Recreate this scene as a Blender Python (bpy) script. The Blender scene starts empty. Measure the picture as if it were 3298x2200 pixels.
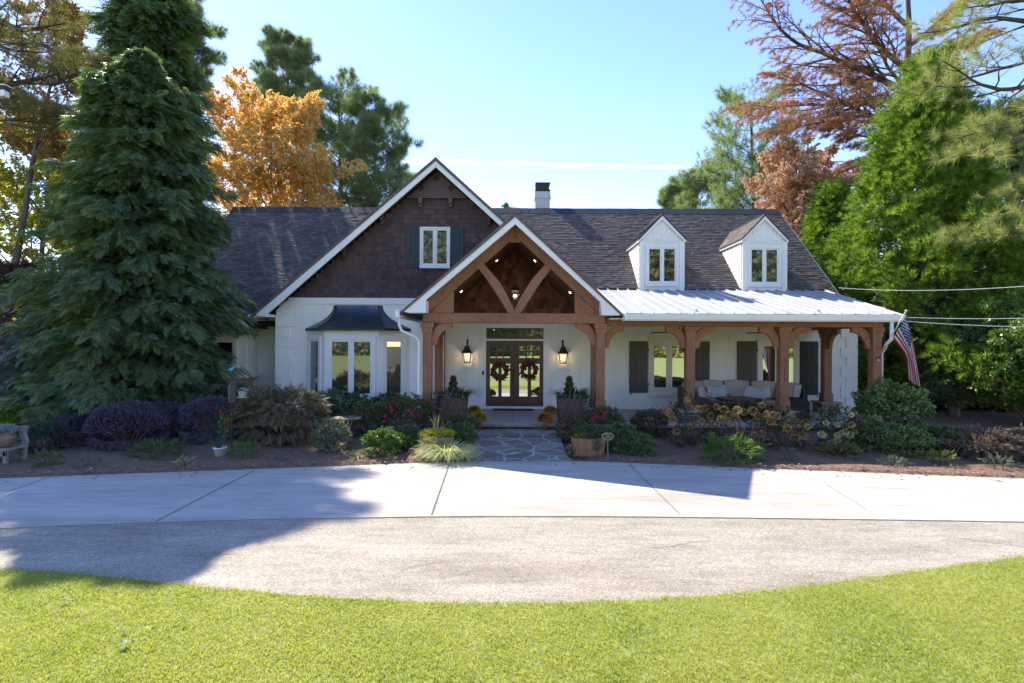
import bpy, math, random
import numpy as np
from mathutils import Vector, Matrix
R = random.Random(7)
N = np.random.default_rng(11)
SC = bpy.context.scene
COL = SC.collection
PI = math.pi
EZ = 2.45                                   # eye height above the drive
# ------------------------------------------------------------------ measuring helpers
ROLL = 0.0044
def W(sx, sy, d):
    """photo pixel (full size) at depth d -> world point"""
    dx, dy = sx - 1649.0, sy - 1100.0
    x = sx + ROLL * dy; y = sy - ROLL * dx
    return ((x - 1652.5) / 1753.6 * d, d, EZ - (y - 1108.2) / 1753.6 * d)
def XZ(sx, sy, d):
    p = W(sx, sy, d); return (p[0], p[2])
def D(x, y, d):
    return W(x * 1.40284, y * 1.40284, d)
def c3(x, y, d=14.3):                        # zoom of the portico gable
    return XZ(1300 + x / 3.1357, 650 + y / 3.1357, d)
def gz(x, y):
    t = min(1, max(0, (y - 11.3) / 2.4)); g = .15 * t * t * (3 - 2 * t)
    return g
def gd(x, y, z0=0.0):
    """photo pixel on the ground -> world x, y"""
    d = 12.0
    for _ in range(12):
        yy = y - ROLL * (x - 1175.5)
        d = (EZ - gz(0, d) - z0) * 1250 / max(20, (yy - 790))
    p = D(x, y, d); return p[0], d
# ------------------------------------------------------------------ materials
def new_mat(name):
    m = bpy.data.materials.new(name); m.use_nodes = True
    nt = m.node_tree; nt.nodes.clear()
    out = nt.nodes.new('ShaderNodeOutputMaterial')
    b = nt.nodes.new('ShaderNodeBsdfPrincipled')
    nt.links.new(b.outputs[0], out.inputs[0])
    return m, nt, b, out
def nn(nt, t, **kw):
    n = nt.nodes.new('ShaderNode' + t)
    for k, v in kw.items():
        if k in n.inputs: n.inputs[k].default_value = v
        else: setattr(n, k, v)
    return n
def c4(c): return (c[0], c[1], c[2], 1)
def ramp(nt, fac, stops, interp='LINEAR'):
    r = nt.nodes.new('ShaderNodeValToRGB'); r.color_ramp.interpolation = interp
    els = r.color_ramp.elements
    while len(els) < len(stops): els.new(.5)
    for e, (p, c) in zip(els, stops):
        e.position = p; e.color = c4(c)
    nt.links.new(fac, r.inputs[0]); return r.outputs[0]
def coords(nt, scale=(1, 1, 1), rot=(0, 0, 0), kind='Object'):
    tc = nt.nodes.new('ShaderNodeTexCoord'); mp = nt.nodes.new('ShaderNodeMapping')
    mp.inputs['Scale'].default_value = scale; mp.inputs['Rotation'].default_value = rot
    nt.links.new(tc.outputs[kind], mp.inputs[0]); return mp.outputs[0]
def noise(nt, vec, scale, detail=4, rough=.6, out=0):
    n = nn(nt, 'TexNoise'); n.inputs['Scale'].default_value = scale
    n.inputs['Detail'].default_value = detail; n.inputs['Roughness'].default_value = rough
    nt.links.new(vec, n.inputs['Vector']); return n.outputs[out]
def mixc(nt, fac, a, b, mode='MIX'):
    m = nt.nodes.new('ShaderNodeMix'); m.data_type = 'RGBA'; m.blend_type = mode
    for sock, v in ((m.inputs[0], fac), (m.inputs[6], a), (m.inputs[7], b)):
        if isinstance(v, (int, float)): sock.default_value = v
        elif isinstance(v, tuple): sock.default_value = c4(v)
        else: nt.links.new(v, sock)
    return m.outputs[2]
def bump(nt, b, h, strength=.3, dist=.01):
    bp = nt.nodes.new('ShaderNodeBump'); bp.inputs['Strength'].default_value = strength
    bp.inputs['Distance'].default_value = dist
    nt.links.new(h, bp.inputs['Height']); nt.links.new(bp.outputs[0], b.inputs['Normal'])
def M_noise(name, cA, cB, scale=3, rough=.7, bs=0, bscale=40, stretch=(1, 1, 1), fine=None, metal=0, spec=.5, bdist=.005):
    m, nt, b, o = new_mat(name)
    v = coords(nt, stretch)
    col = ramp(nt, noise(nt, v, scale, 6, .65), [(.3, cA), (.7, cB)])
    if fine:
        f = ramp(nt, noise(nt, v, fine[0], 3, .6), [(.3, (1 - fine[1],) * 3), (.7, (1 + fine[1] * .3,) * 3)])
        col = mixc(nt, 1.0, col, f, 'MULTIPLY')
    nt.links.new(col, b.inputs['Base Color'])
    b.inputs['Roughness'].default_value = rough; b.inputs['Metallic'].default_value = metal
    b.inputs['Specular IOR Level'].default_value = spec
    if bs: bump(nt, b, noise(nt, v, bscale, 5, .7), bs, bdist)
    return m
def M_island(name, cols, rough=.8, nscale=2, nmix=.35, bs=.4, bscale=60, stretch=(1, 1, 1), spec=.3):
    """each loose piece (shingle, stone ...) takes its own tone"""
    m, nt, b, o = new_mat(name)
    g = nt.nodes.new('ShaderNodeNewGeometry')
    st = [(i / (len(cols) - 1), c) for i, c in enumerate(cols)]
    col = ramp(nt, g.outputs['Random Per Island'], st)
    v = coords(nt, stretch)
    n2 = ramp(nt, noise(nt, v, nscale, 5, .7), [(.3, (1 - nmix,) * 3), (.7, (1 + nmix * .4,) * 3)])
    col = mixc(nt, 1.0, col, n2, 'MULTIPLY')
    nt.links.new(col, b.inputs['Base Color']); b.inputs['Roughness'].default_value = rough
    b.inputs['Specular IOR Level'].default_value = spec
    if bs: bump(nt, b, noise(nt, v, bscale, 4, .7), bs, .004)
    return m
def M_leaf(name, cols, transl=.35, rough=.5, spec=.3, nscale=.9, tint=None):
    m, nt, b, o = new_mat(name)
    g = nt.nodes.new('ShaderNodeNewGeometry')
    v = coords(nt)
    a = nn(nt, 'Math', operation='MULTIPLY_ADD')
    nt.links.new(g.outputs['Random Per Island'], a.inputs[0]); a.inputs[1].default_value = .6
    s = nn(nt, 'Math', operation='MULTIPLY_ADD')
    nt.links.new(noise(nt, v, nscale, 3, .6), s.inputs[0]); s.inputs[1].default_value = 1.3; s.inputs[2].default_value = -.45
    nt.links.new(s.outputs[0], a.inputs[2])
    st = [(i / (len(cols) - 1), c) for i, c in enumerate(cols)]
    col = ramp(nt, a.outputs[0], st)
    nt.links.new(col, b.inputs['Base Color']); b.inputs['Roughness'].default_value = rough
    b.inputs['Specular IOR Level'].default_value = spec
    tr = nn(nt, 'BsdfTranslucent')
    tc = mixc(nt, 1.0, col, tint or (1.5, 1.6, .7), 'MULTIPLY')
    nt.links.new(tc, tr.inputs[0])
    mx = nn(nt, 'MixShader'); mx.inputs[0].default_value = transl
    nt.links.new(b.outputs[0], mx.inputs[1]); nt.links.new(tr.outputs[0], mx.inputs[2])
    nt.links.new(mx.outputs[0], o.inputs[0])
    return m
def M_emit(name, col, s):
    m, nt, b, o = new_mat(name)
    b.inputs['Base Color'].default_value = c4(col)
    b.inputs['Emission Color'].default_value = c4(col); b.inputs['Emission Strength'].default_value = s
    return m
def M_glass(name, base=(.012, .013, .012), refl=.4, wav=.04):
    m, nt, b, o = new_mat(name)
    b.inputs['Base Color'].default_value = c4(base); b.inputs['Roughness'].default_value = .25
    g = nn(nt, 'BsdfGlossy'); g.inputs['Roughness'].default_value = .015; g.inputs[0].default_value = (.93, .97, .95, 1)
    v = coords(nt, (1, 1, .35))
    bp = nn(nt, 'Bump'); bp.inputs['Strength'].default_value = wav; bp.inputs['Distance'].default_value = .02
    nt.links.new(noise(nt, v, 1.6, 1, .4), bp.inputs['Height']); nt.links.new(bp.outputs[0], g.inputs['Normal'])
    mx = nn(nt, 'MixShader'); mx.inputs[0].default_value = refl
    nt.links.new(b.outputs[0], mx.inputs[1]); nt.links.new(g.outputs[0], mx.inputs[2])
    nt.links.new(mx.outputs[0], o.inputs[0]); return m
def M_stone(name, cols, grout, scale=(3, 3, 7), gw=.04, bs=.6):
    m, nt, b, o = new_mat(name)
    v = coords(nt, scale)
    nz = nn(nt, 'TexNoise'); nz.inputs['Scale'].default_value = 1.5; nt.links.new(v, nz.inputs['Vector'])
    vv = nn(nt, 'VectorMath', operation='MULTIPLY_ADD'); nt.links.new(nz.outputs['Color'], vv.inputs[0])
    vv.inputs[1].default_value = (.5, .5, .5); nt.links.new(v, vv.inputs[2])
    vo = nn(nt, 'TexVoronoi'); vo.inputs['Scale'].default_value = 1; nt.links.new(vv.outputs[0], vo.inputs['Vector'])
    ve = nn(nt, 'TexVoronoi', feature='DISTANCE_TO_EDGE'); ve.inputs['Scale'].default_value = 1; nt.links.new(vv.outputs[0], ve.inputs['Vector'])
    sp = nn(nt, 'SeparateColor'); nt.links.new(vo.outputs['Color'], sp.inputs[0])
    col = ramp(nt, sp.outputs[0], [(i / (len(cols) - 1), c) for i, c in enumerate(cols)])
    v2 = coords(nt)
    f = ramp(nt, noise(nt, v2, 9, 8, .75), [(.3, (.55,) * 3), (.7, (1.25,) * 3)])
    col = mixc(nt, 1.0, col, f, 'MULTIPLY')
    e = ramp(nt, ve.outputs['Distance'], [(gw * .6, (0,) * 3), (gw * 1.6, (1,) * 3)])
    col = mixc(nt, e, grout, col)
    nt.links.new(col, b.inputs['Base Color']); b.inputs['Roughness'].default_value = .85
    bump(nt, b, mixc(nt, .3, e, f), bs, .02); return m
# ------------------------------------------------------------------ mesh builder
ORG = {}
class B:
    def __init__(s): s.v = []; s.f = []; s.mi = []; s.k = 0
    def add(s, vs, fs, mi=None):
        n = len(s.v); s.v += [tuple(p) for p in vs]; s.f += [tuple(i + n for i in q) for q in fs]
        s.mi += [s.k if mi is None else mi] * len(fs); return s
    def box(s, x0, x1, y0, y1, z0, z1):
        v = [(x, y, z) for z in (z0, z1) for y in (y0, y1) for x in (x0, x1)]
        return s.add(v, [(0, 2, 3, 1), (4, 5, 7, 6), (0, 1, 5, 4), (2, 6, 7, 3), (0, 4, 6, 2), (1, 3, 7, 5)])
    def obox(s, o, u, n, u0, u1, n0, n1, z0, z1):
        o = Vector(o); u = Vector(u); n = Vector(n); z = Vector((0, 0, 1))
        v = [o + u * a + n * b + z * c for c in (z0, z1) for b in (n0, n1) for a in (u0, u1)]
        return s.add(v, [(0, 2, 3, 1), (4, 5, 7, 6), (0, 1, 5, 4), (2, 6, 7, 3), (0, 4, 6, 2), (1, 3, 7, 5)])
    def prism(s, poly, y0, y1):
        """polygon of (x,z) pushed from y0 to y1"""
        n = len(poly)
        v = [(x, y0, z) for x, z in poly] + [(x, y1, z) for x, z in poly]
        f = [tuple(range(n)), tuple(range(2 * n - 1, n - 1, -1))] + [(i, i + n, (i + 1) % n + n, (i + 1) % n) for i in range(n)]
        return s.add(v, f)
    def prismx(s, poly, x0, x1):
        n = len(poly)
        v = [(x0, y, z) for y, z in poly] + [(x1, y, z) for y, z in poly]
        f = [tuple(range(n)), tuple(range(2 * n - 1, n - 1, -1))] + [(i, i + n, (i + 1) % n + n, (i + 1) % n) for i in range(n)]
        return s.add(v, f)
    def prismz(s, poly, z0, z1, top=None):
        n = len(poly); top = top or poly
        v = [(x, y, z0) for x, y in poly] + [(x, y, z1) for x, y in top]
        f = [tuple(range(n)), tuple(range(2 * n - 1, n - 1, -1))] + [(i, i + n, (i + 1) % n + n, (i + 1) % n) for i in range(n)]
        return s.add(v, f)
    def tube(s, pts, r, n=8, caps=True):
        pts = [Vector(p) for p in pts]; rs = r if isinstance(r, (list, tuple)) else [r] * len(pts)
        vs = []; prev = None
        for i, p in enumerate(pts):
            t = (pts[min(i + 1, len(pts) - 1)] - pts[max(i - 1, 0)]).normalized()
            if prev is None:
                a = Vector((0, 0, 1)) if abs(t.z) < .9 else Vector((1, 0, 0)); prev = (a - t * a.dot(t)).normalized()
            else:
                prev = (prev - t * prev.dot(t)).normalized()
            b = t.cross(prev)
            for k in range(n):
                a = 2 * PI * k / n; vs.append(p + (prev * math.cos(a) + b * math.sin(a)) * rs[i])
        fs = [(i * n + k, i * n + (k + 1) % n, (i + 1) * n + (k + 1) % n, (i + 1) * n + k) for i in range(len(pts) - 1) for k in range(n)]
        if caps: fs += [tuple(range(n - 1, -1, -1)), tuple((len(pts) - 1) * n + k for k in range(n))]
        return s.add(vs, fs)
    def lathe(s, prof, c=(0, 0, 0), n=24, sx=1, sy=1):
        vs = [(c[0] + r * sx * math.cos(2 * PI * k / n), c[1] + r * sy * math.sin(2 * PI * k / n), c[2] + z) for r, z in prof for k in range(n)]
        fs = [(i * n + k, i * n + (k + 1) % n, (i + 1) * n + (k + 1) % n, (i + 1) * n + k) for i in range(len(prof) - 1) for k in range(n)]
        fs += [tuple(range(n - 1, -1, -1)), tuple((len(prof) - 1) * n + k for k in range(n))]
        return s.add(vs, fs)
    def build(s, name, mats, parent=None, smooth=False, bev=0):
        o0 = Vector(ORG.get(parent.name, (0, 0, 0))) if parent else Vector((0, 0, 0))
        me = bpy.data.meshes.new(name)
        me.from_pydata([(Vector(p) - o0)[:] for p in s.v], [], s.f)
        for m in (mats if isinstance(mats, (list, tuple)) else [mats]): me.materials.append(m)
        if any(s.mi): me.polygons.foreach_set('material_index', s.mi)
        if smooth: me.polygons.foreach_set('use_smooth', [True] * len(me.polygons))
        me.update()
        o = bpy.data.objects.new(name, me); COL.objects.link(o)
        if parent: o.parent = parent; ORG[o.name] = tuple(o0)
        if bev:
            md = o.modifiers.new('bevel', 'BEVEL'); md.width = bev; md.segments = 2; md.limit_method = 'ANGLE'
        return o
def np_obj(name, V, F, mat, parent=None, smooth=False):
    """V (n,3) F (m,k) numpy, k constant"""
    o0 = np.array(ORG.get(parent.name, (0, 0, 0))) if parent else np.zeros(3)
    V = np.asarray(V, dtype=np.float32) - o0.astype(np.float32); F = np.asarray(F, dtype=np.int32); k = F.shape[1]
    me = bpy.data.meshes.new(name)
    me.vertices.add(len(V)); me.vertices.foreach_set('co', V.ravel())
    me.loops.add(F.size); me.loops.foreach_set('vertex_index', F.ravel())
    me.polygons.add(len(F)); me.polygons.foreach_set('loop_start', np.arange(0, F.size, k, dtype=np.int32))
    if smooth: me.polygons.foreach_set('use_smooth', np.ones(len(F), dtype=bool))
    me.materials.append(mat); me.update(calc_edges=True)
    o = bpy.data.objects.new(name, me); COL.objects.link(o)
    if parent: o.parent = parent; ORG[o.name] = tuple(o0)
    return o
def thing(name, label, cat, loc=(0, 0, 0), group=None):
    o = bpy.data.objects.new(name, None); COL.objects.link(o); o.empty_display_size = .1
    o.location = loc; ORG[o.name] = tuple(loc)
    o['label'] = label; o['category'] = cat
    if group: o['group'] = group
    return o
def tag(o, label, cat, group=None, kind=None):
    o['label'] = label; o['category'] = cat
    if group: o['group'] = group
    if kind: o['kind'] = kind
    return o
def kind(o, k, label=None):
    o['kind'] = k
    if label: o['label'] = label; o['category'] = o.name.split('.')[0].replace('_', ' ')
    return o
def copy_tree(o, parent=None):
    c = o.copy(); COL.objects.link(c)
    if parent: c.parent = parent
    ORG[c.name] = ORG.get(o.name, (0, 0, 0))
    for ch in [x for x in o.children]: copy_tree(ch, c)
    return c
# ------------------------------------------------------------------ foliage kit
def T_leaf(w=.3, cup=.06):
    return np.array([[0, 0, 0], [.45, w, cup], [1, 0, -.05], [.45, -w, cup]], float), np.array([[0, 1, 2, 3]])
def T_twig(n=6, w=.28, seed=1):
    r = np.random.default_rng(seed); V = []; F = []
    for i in range(n):
        lv, lf = T_leaf(w); x = i / n * .7; a = r.uniform(0, 2 * PI); el = r.uniform(.3, 1.0)
        L = .42
        d = np.array([math.cos(el), math.sin(el) * math.cos(a), math.sin(el) * math.sin(a)])
        u = np.cross(d, r.normal(size=3)); u /= np.linalg.norm(u); n_ = np.cross(d, u)
        V.append(np.array([x, 0, 0]) + L * (lv[:, :1] * d + lv[:, 1:2] * u + lv[:, 2:] * n_)); F.append(lf + 4 * i)
    return np.concatenate(V), np.concatenate(F)
def T_frond(n=6, w=.34, droop=.22, th=.055):
    V = []; F = []; k = 0
    for i in range(n + 1):
        x = i / n * .82
        sides = (1, -1) if i < n else (0,)
        for s in sides:
            ww = w * (1 - x * .75); tip = np.array([x + .30, s * ww, -droop * (x + .2) ** 2 - .03]) if s else np.array([1.08, 0, -droop])
            b = np.array([x, 0, -droop * x * x]); dirv = tip - b; p = np.array([-dirv[1], dirv[0], 0]); p /= np.linalg.norm(p) + 1e-9
            V += [b, b + dirv * .5 + p * th, tip, b + dirv * .5 - p * th]; F.append([k, k + 1, k + 2, k + 3]); k += 4
    return np.array(V), np.array(F)
def T_tuft(n=14, spread=.9, th=.03, seed=3):
    r = np.random.default_rng(seed); V = []; F = []; k = 0
    for i in range(n):
        a = 2 * PI * i / n + r.uniform(-.3, .3); el = spread * math.sqrt(r.uniform(.05, 1)); L = r.uniform(.75, 1.05)
        d = np.array([math.cos(el), math.sin(el) * math.cos(a), math.sin(el) * math.sin(a)]) * L
        u = np.cross(d, r.normal(size=3)); u /= np.linalg.norm(u)
        b = np.array([r.uniform(0, .25), 0, 0])
        V += [b - u * th * .5, b + u * th * .5, b + d]; F.append([k, k + 1, k + 2]); k += 3
    return np.array(V), np.array(F)
def T_blade(n=4, w=.02, bend=.8):
    V = []; F = []
    for i in range(n + 1):
        t = i / n; a = bend * t
        V += [[t * math.cos(a) , w * (1 - t * .92), t * math.sin(a) * -1.0], [t * math.cos(a), -w * (1 - t * .92), t * math.sin(a) * -1.0]]
    for i in range(n): F.append([2 * i, 2 * i + 1, 2 * i + 3, 2 * i + 2])
    return np.array(V), np.array(F)
def scatter(T, P, Dr, S, up=None, jit=.6):
    V, F = T; P = np.asarray(P, float); Dr = np.asarray(Dr, float); n = len(P)
    Dr = Dr / (np.linalg.norm(Dr, axis=1, keepdims=True) + 1e-9)
    U = np.tile(np.array(up if up is not None else [0, 0, 1.0]), (n, 1)) + N.normal(size=(n, 3)) * jit
    Y = np.cross(U, Dr); Y /= np.linalg.norm(Y, axis=1, keepdims=True) + 1e-9
    Z = np.cross(Dr, Y)
    S = np.broadcast_to(np.asarray(S, float), (n,))[:, None, None]
    A = V[None, :, 0:1] * Dr[:, None, :] + V[None, :, 1:2] * Y[:, None, :] + V[None, :, 2:3] * Z[:, None, :]
    A = P[:, None, :] + A * S
    FF = F[None] + (np.arange(n) * len(V))[:, None, None]
    return A.reshape(-1, 3), FF.reshape(-1, F.shape[1])
def cat_np(parts):
    V = []; F = []; o = 0
    if len({f.shape[1] for v, f in parts}) > 1: parts = [(v, f if f.shape[1] == 3 else np.concatenate([f[:, [0, 1, 2]], f[:, [0, 2, 3]]])) for v, f in parts]
    for v, f in parts: V.append(v); F.append(f + o); o += len(v)
    return np.concatenate(V), np.concatenate(F)
def rdir(n):
    d = N.normal(size=(n, 3)); return d / np.linalg.norm(d, axis=1, keepdims=True)
def wood(segs, name, mat, parent, sides=6):
    """segs: list of (pts, radii) -> quads mesh"""
    V = []; F = []; off = 0
    for pts, rs in segs:
        p = np.array(pts, float); m = len(p); n = sides if rs[0] > .03 else 4
        t = np.gradient(p, axis=0); t /= np.linalg.norm(t, axis=1, keepdims=True) + 1e-9
        a = np.array([1.0, 0, 0]) if abs(t[0, 2]) > .7 else np.array([0, 0, 1.0])
        u = np.cross(t, a); u /= np.linalg.norm(u, axis=1, keepdims=True) + 1e-9; w = np.cross(t, u)
        ang = np.arange(n) * 2 * PI / n
        ring = p[:, None] + (u[:, None] * np.cos(ang)[None, :, None] + w[:, None] * np.sin(ang)[None, :, None]) * np.array(rs)[:, None, None]
        V.append(ring.reshape(-1, 3))
        i, k = np.meshgrid(np.arange(m - 1), np.arange(n), indexing='ij')
        F.append(np.stack([i * n + k, i * n + (k + 1) % n, (i + 1) * n + (k + 1) % n, (i + 1) * n + k], -1).reshape(-1, 4) + off)
        off += m * n
    return np_obj(name, np.concatenate(V), np.concatenate(F), mat, parent, smooth=True)
def grow(segs, lp, ld, p, d, L, r, lvl, P):
    n = max(3, int(L / P.get('step', .5)) + 1); p = np.array(p, float); d = np.array(d, float); d /= np.linalg.norm(d)
    pts = [p.copy()]; rs = [r]; dirs = [d.copy()]
    up = P['up'][lvl]; mx = P['levels']
    for i in range(n):
        d = d + N.normal(size=3) * P['wander'] * (.12 if lvl == 0 else 1) + np.array([0, 0, up]) * (1.0 / n); d /= np.linalg.norm(d)
        p = p + d * L / n; pts.append(p.copy()); rs.append(max(.004, r * (1 - .85 * (i + 1) / n))); dirs.append(d.copy())
    segs.append((pts, rs))
    if lvl >= mx:
        k = P['nleaf']
        for j in range(k):
            t = (.15 + .85 * (j + 1) / k) * n; i = min(n - 1, int(t)); f = t - i
            lp.append(pts[i] * (1 - f) + pts[min(i + 1, n)] * f); q = dirs[i] + N.normal(size=3) * P.get('lj', .5); ld.append(q)
        return
    k = P['kids'][lvl]
    for j in range(k):
        t = (P['start'][lvl] + (1 - P['start'][lvl]) * (j + R.random() * .8) / k); i = min(n - 1, int(t * n)); f = t * n - i
        q = pts[i] * (1 - f) + pts[i + 1] * f; dd = dirs[i]
        side = np.cross(dd, [0, 0, 1.0]); side /= np.linalg.norm(side) + 1e-9
        if lvl == 0 and P.get('radial'):
            a = j * 2.4 + R.random(); side = np.array([math.cos(a), math.sin(a), 0]); upv = np.array([0, 0, 1.0])
            cd = side + upv * P.get('rise', .2) * R.uniform(.3, 1.6)
            LL = P['len0'](t) * R.uniform(.75, 1.1)
        else:
            s = 1 if j % 2 else -1
            cd = dd * P.get('fwd', .8) + side * s * R.uniform(.6, 1.1) + np.array([0, 0, R.uniform(-.25, .35)])
            LL = L * P['ratio'][lvl] * (1.15 - .7 * t) * R.uniform(.7, 1.2)
        grow(segs, lp, ld, q, cd, LL, max(.004, rs[i] * P.get('rr', .5)), lvl + 1, P)
# ------------------------------------------------------------------ shingle field
def courses(b, poly, O, U, Vv, Nn, exp, wr, th, jit=.15, over=1.25, gap=.004):
    """rows of separate shingles inside polygon (u,v) ; O origin, U across, Vv up the slope, Nn outward"""
    O, U, Vv, Nn = map(Vector, (O, U, Vv, Nn))
    v0 = min(p[1] for p in poly); v1 = max(p[1] for p in poly); v = v0
    while v < v1 - .01:
        vm = v + exp * .5; xs = []
        for i in range(len(poly)):
            (a, c), (d, e) = poly[i], poly[(i + 1) % len(poly)]
            if (c <= vm) != (e <= vm): xs.append(a + (vm - c) / (e - c) * (d - a))
        xs.sort()
        for k in range(0, len(xs) - 1, 2):
            u = xs[k]; end = xs[k + 1]; u2 = u + R.uniform(.1, 1) * wr[1]
            while u < end - .01:
                u2 = min(u2, end); t = th * R.uniform(.75, 1.3); dv = R.uniform(-jit, jit) * exp * .4
                if u2 - u > .02:
                    a, c = u + gap, u2 - gap
                    p = [(a, v + dv, t), (c, v + dv, t), (c, min(v + exp * over, v1 + .02), .002), (a, min(v + exp * over, v1 + .02), .002), (a, v + dv, 0), (c, v + dv, 0)]
                    b.add([O + U * q[0] + Vv * q[1] + Nn * q[2] for q in p], [(0, 1, 2, 3), (4, 5, 1, 0), (4, 0, 3), (5, 2, 1)])
                u = u2; u2 = u + R.uniform(*wr)
        v += exp
# ================================================================== palette
def M_wall(name, cA, cB):
    m, nt, b, o = new_mat(name); v = coords(nt)
    col = ramp(nt, noise(nt, v, .8, 6, .65), [(.3, cA), (.7, cB)])
    st = ramp(nt, noise(nt, coords(nt, (2.2, 2.2, .35)), 2.0, 7, .7), [(.28, (.88, .87, .85)), (.5, (1, 1, 1))])
    col = mixc(nt, 1, col, st, 'MULTIPLY')
    tc = nn(nt, 'TexCoord'); sp = nn(nt, 'SeparateXYZ'); nt.links.new(tc.outputs['Object'], sp.inputs[0])
    ad = nn(nt, 'Math', operation='ADD'); nt.links.new(sp.outputs[0], ad.inputs[0]); nt.links.new(sp.outputs[1], ad.inputs[1])
    cb = nn(nt, 'CombineXYZ'); nt.links.new(ad.outputs[0], cb.inputs[0]); nt.links.new(sp.outputs[2], cb.inputs[1])
    br = nn(nt, 'TexBrick'); nt.links.new(cb.outputs[0], br.inputs[0]); br.inputs['Scale'].default_value = 1; br.inputs['Brick Width'].default_value = .21; br.inputs['Row Height'].default_value = .072
    br.inputs['Mortar Size'].default_value = .006; br.inputs['Mortar Smooth'].default_value = .6; br.inputs['Color1'].default_value = (1, 1, 1, 1); br.inputs['Color2'].default_value = (.85, .85, .85, 1); br.inputs['Mortar'].default_value = (0, 0, 0, 1)
    m2 = mixc(nt, .12, br.outputs['Color'], noise(nt, v, 30, 4, .7))
    col = mixc(nt, .06, col, mixc(nt, 1, col, br.outputs['Color'], 'MULTIPLY'))
    nt.links.new(col, b.inputs['Base Color']); b.inputs['Roughness'].default_value = .7; bump(nt, b, m2, .35, .006); return m
def M_timber(name, cA, cB, stretch):
    m, nt, b, o = new_mat(name); v = coords(nt, stretch)
    col = ramp(nt, noise(nt, v, 2.2, 6, .65), [(.28, cA), (.72, cB)])
    g = ramp(nt, noise(nt, v, 30, 4, .7), [(.3, (.72,) * 3), (.6, (1.05,) * 3)]); col = mixc(nt, 1, col, g, 'MULTIPLY')
    vo = nn(nt, 'TexVoronoi'); vo.inputs['Scale'].default_value = 3.1; nt.links.new(coords(nt, tuple(.55 + .45 * (s > .9) for s in stretch)), vo.inputs['Vector'])
    k = ramp(nt, vo.outputs['Distance'], [(.04, (.35, .28, .25)), (.085, (1, 1, 1))]); col = mixc(nt, 1, col, k, 'MULTIPLY')
    ch = ramp(nt, noise(nt, coords(nt, tuple(9 if s > .9 else .5 for s in stretch)), 1.6, 3, .5), [(.30, (.45,) * 3), (.345, (1,) * 3)]); col = mixc(nt, .8, col, mixc(nt, 1, col, ch, 'MULTIPLY'))
    w = ramp(nt, noise(nt, coords(nt), .7, 5, .6), [(.35, (.8, .8, .84)), (.65, (1.08, 1.04, 1))]); col = mixc(nt, 1, col, w, 'MULTIPLY')
    nt.links.new(col, b.inputs['Base Color']); b.inputs['Roughness'].default_value = .68; b.inputs['Specular IOR Level'].default_value = .3
    bump(nt, b, mixc(nt, .5, g, ch), .4, .006); return m
wall_m = M_wall('painted_wall', (.85, .81, .735), (.90, .87, .80))
trim_m = M_noise('white_trim', (.76, .755, .735), (.82, .815, .80), 1.2, .5, .08, 60, fine=(30, .04))
cream_m = M_noise('cream_trim', (.72, .68, .58), (.78, .74, .65), 1.2, .55, .1, 60)
cedar_m = M_timber('stained_cedar', (.265, .118, .062), (.37, .178, .098), (1, 1, .3))
cedarh_m = M_timber('stained_cedar_beam', (.265, .118, .062), (.37, .178, .098), (.3, 1, 1))
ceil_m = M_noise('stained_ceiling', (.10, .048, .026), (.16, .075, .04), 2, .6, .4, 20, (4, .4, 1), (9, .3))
shake_m = M_island('cedar_shakes', [(0.098, 0.036, 0.021), (0.260, 0.098, 0.049), (0.143, 0.055, 0.029), (0.338, 0.143, 0.078), (0.182, 0.065, 0.034)], .8, 3, .4, .5, 30, (1, 1, .2))
dark_sh_m = M_island('brown_shingles', [(.080, .048, .050), (.112, .070, .070), (.070, .043, .045), (.128, .082, .078), (.092, .057, .057)], .75, 1.2, .3, .3, 40)
brown_p = M_noise('brown_panel', (.092, .052, .05), (.118, .068, .064), 2, .6, .15, 30)
roof_m = M_island('asphalt_shingles', [(.098, .080, .072), (.150, .126, .114), (.112, .093, .084), (.185, .158, .142), (.130, .109, .098), (.088, .073, .066), (.162, .138, .125)], .9, .5, .22, .6, 90)
edge_m = M_noise('shingle_edge', (0.078, 0.068, 0.065), (0.156, 0.130, 0.124), 3, .9, .4, 50)
cap_m = M_noise('ridge_cap', (.025, .028, .035), (.05, .052, .06), 2, .85, .4, 50)
metal_m = M_noise('white_metal_roof', (.38, .39, .40), (.50, .51, .51), .9, .42, 0, fine=(5, .10), spec=.35)
gut_m = M_noise('white_gutter', (.74, .73, .70), (.80, .79, .76), 1, .4)
copper_m = M_noise('dark_copper', (.035, .055, .065), (.10, .12, .13), 1.6, .42, .15, 12, metal=.7)
coppere_m = M_noise('dark_copper_edge', (.02, .022, .024), (.04, .042, .044), 3, .5, metal=.5)
shut_m = M_noise('olive_shutter', (.075, .070, .055), (.10, .092, .075), 2, .6, .3, 40, (1, 1, .3))
shutd_m = M_noise('dark_green_shutter', (.022, .027, .018), (.035, .042, .03), 2, .6, .3, 40, (1, 1, .3))
shutg_m = M_noise('teal_shutter', (.016, .03, .034), (.028, .045, .05), 2, .6, .3, 40, (1, 1, .3))
door_m = M_noise('mahogany_door', (.06, .028, .018), (.12, .055, .034), 3, .4, .2, 30, (1, 1, .25), (20, .25))
glass_m = M_glass('window_glass', refl=.27)
glassd_m = M_glass('door_glass', (.03, .03, .025), .72, .02)
iron_m = M_noise('black_iron', (.012, .012, .013), (.022, .022, .024), 5, .5)
stone_m = M_stone('stacked_stone', [(.16, .12, .085), (.30, .24, .17), (.20, .17, .14), (.36, .30, .22)], (.07, .055, .045), (2.6, 2.6, 8), .05)
capst_m = M_noise('capstone', (.22, .19, .14), (.38, .34, .26), 3, .8, .5, 14, fine=(20, .25))
floor_m = M_noise('porch_concrete', (.33, .32, .30), (.43, .42, .40), 1.5, .7, .15, 30, fine=(25, .1))
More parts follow.
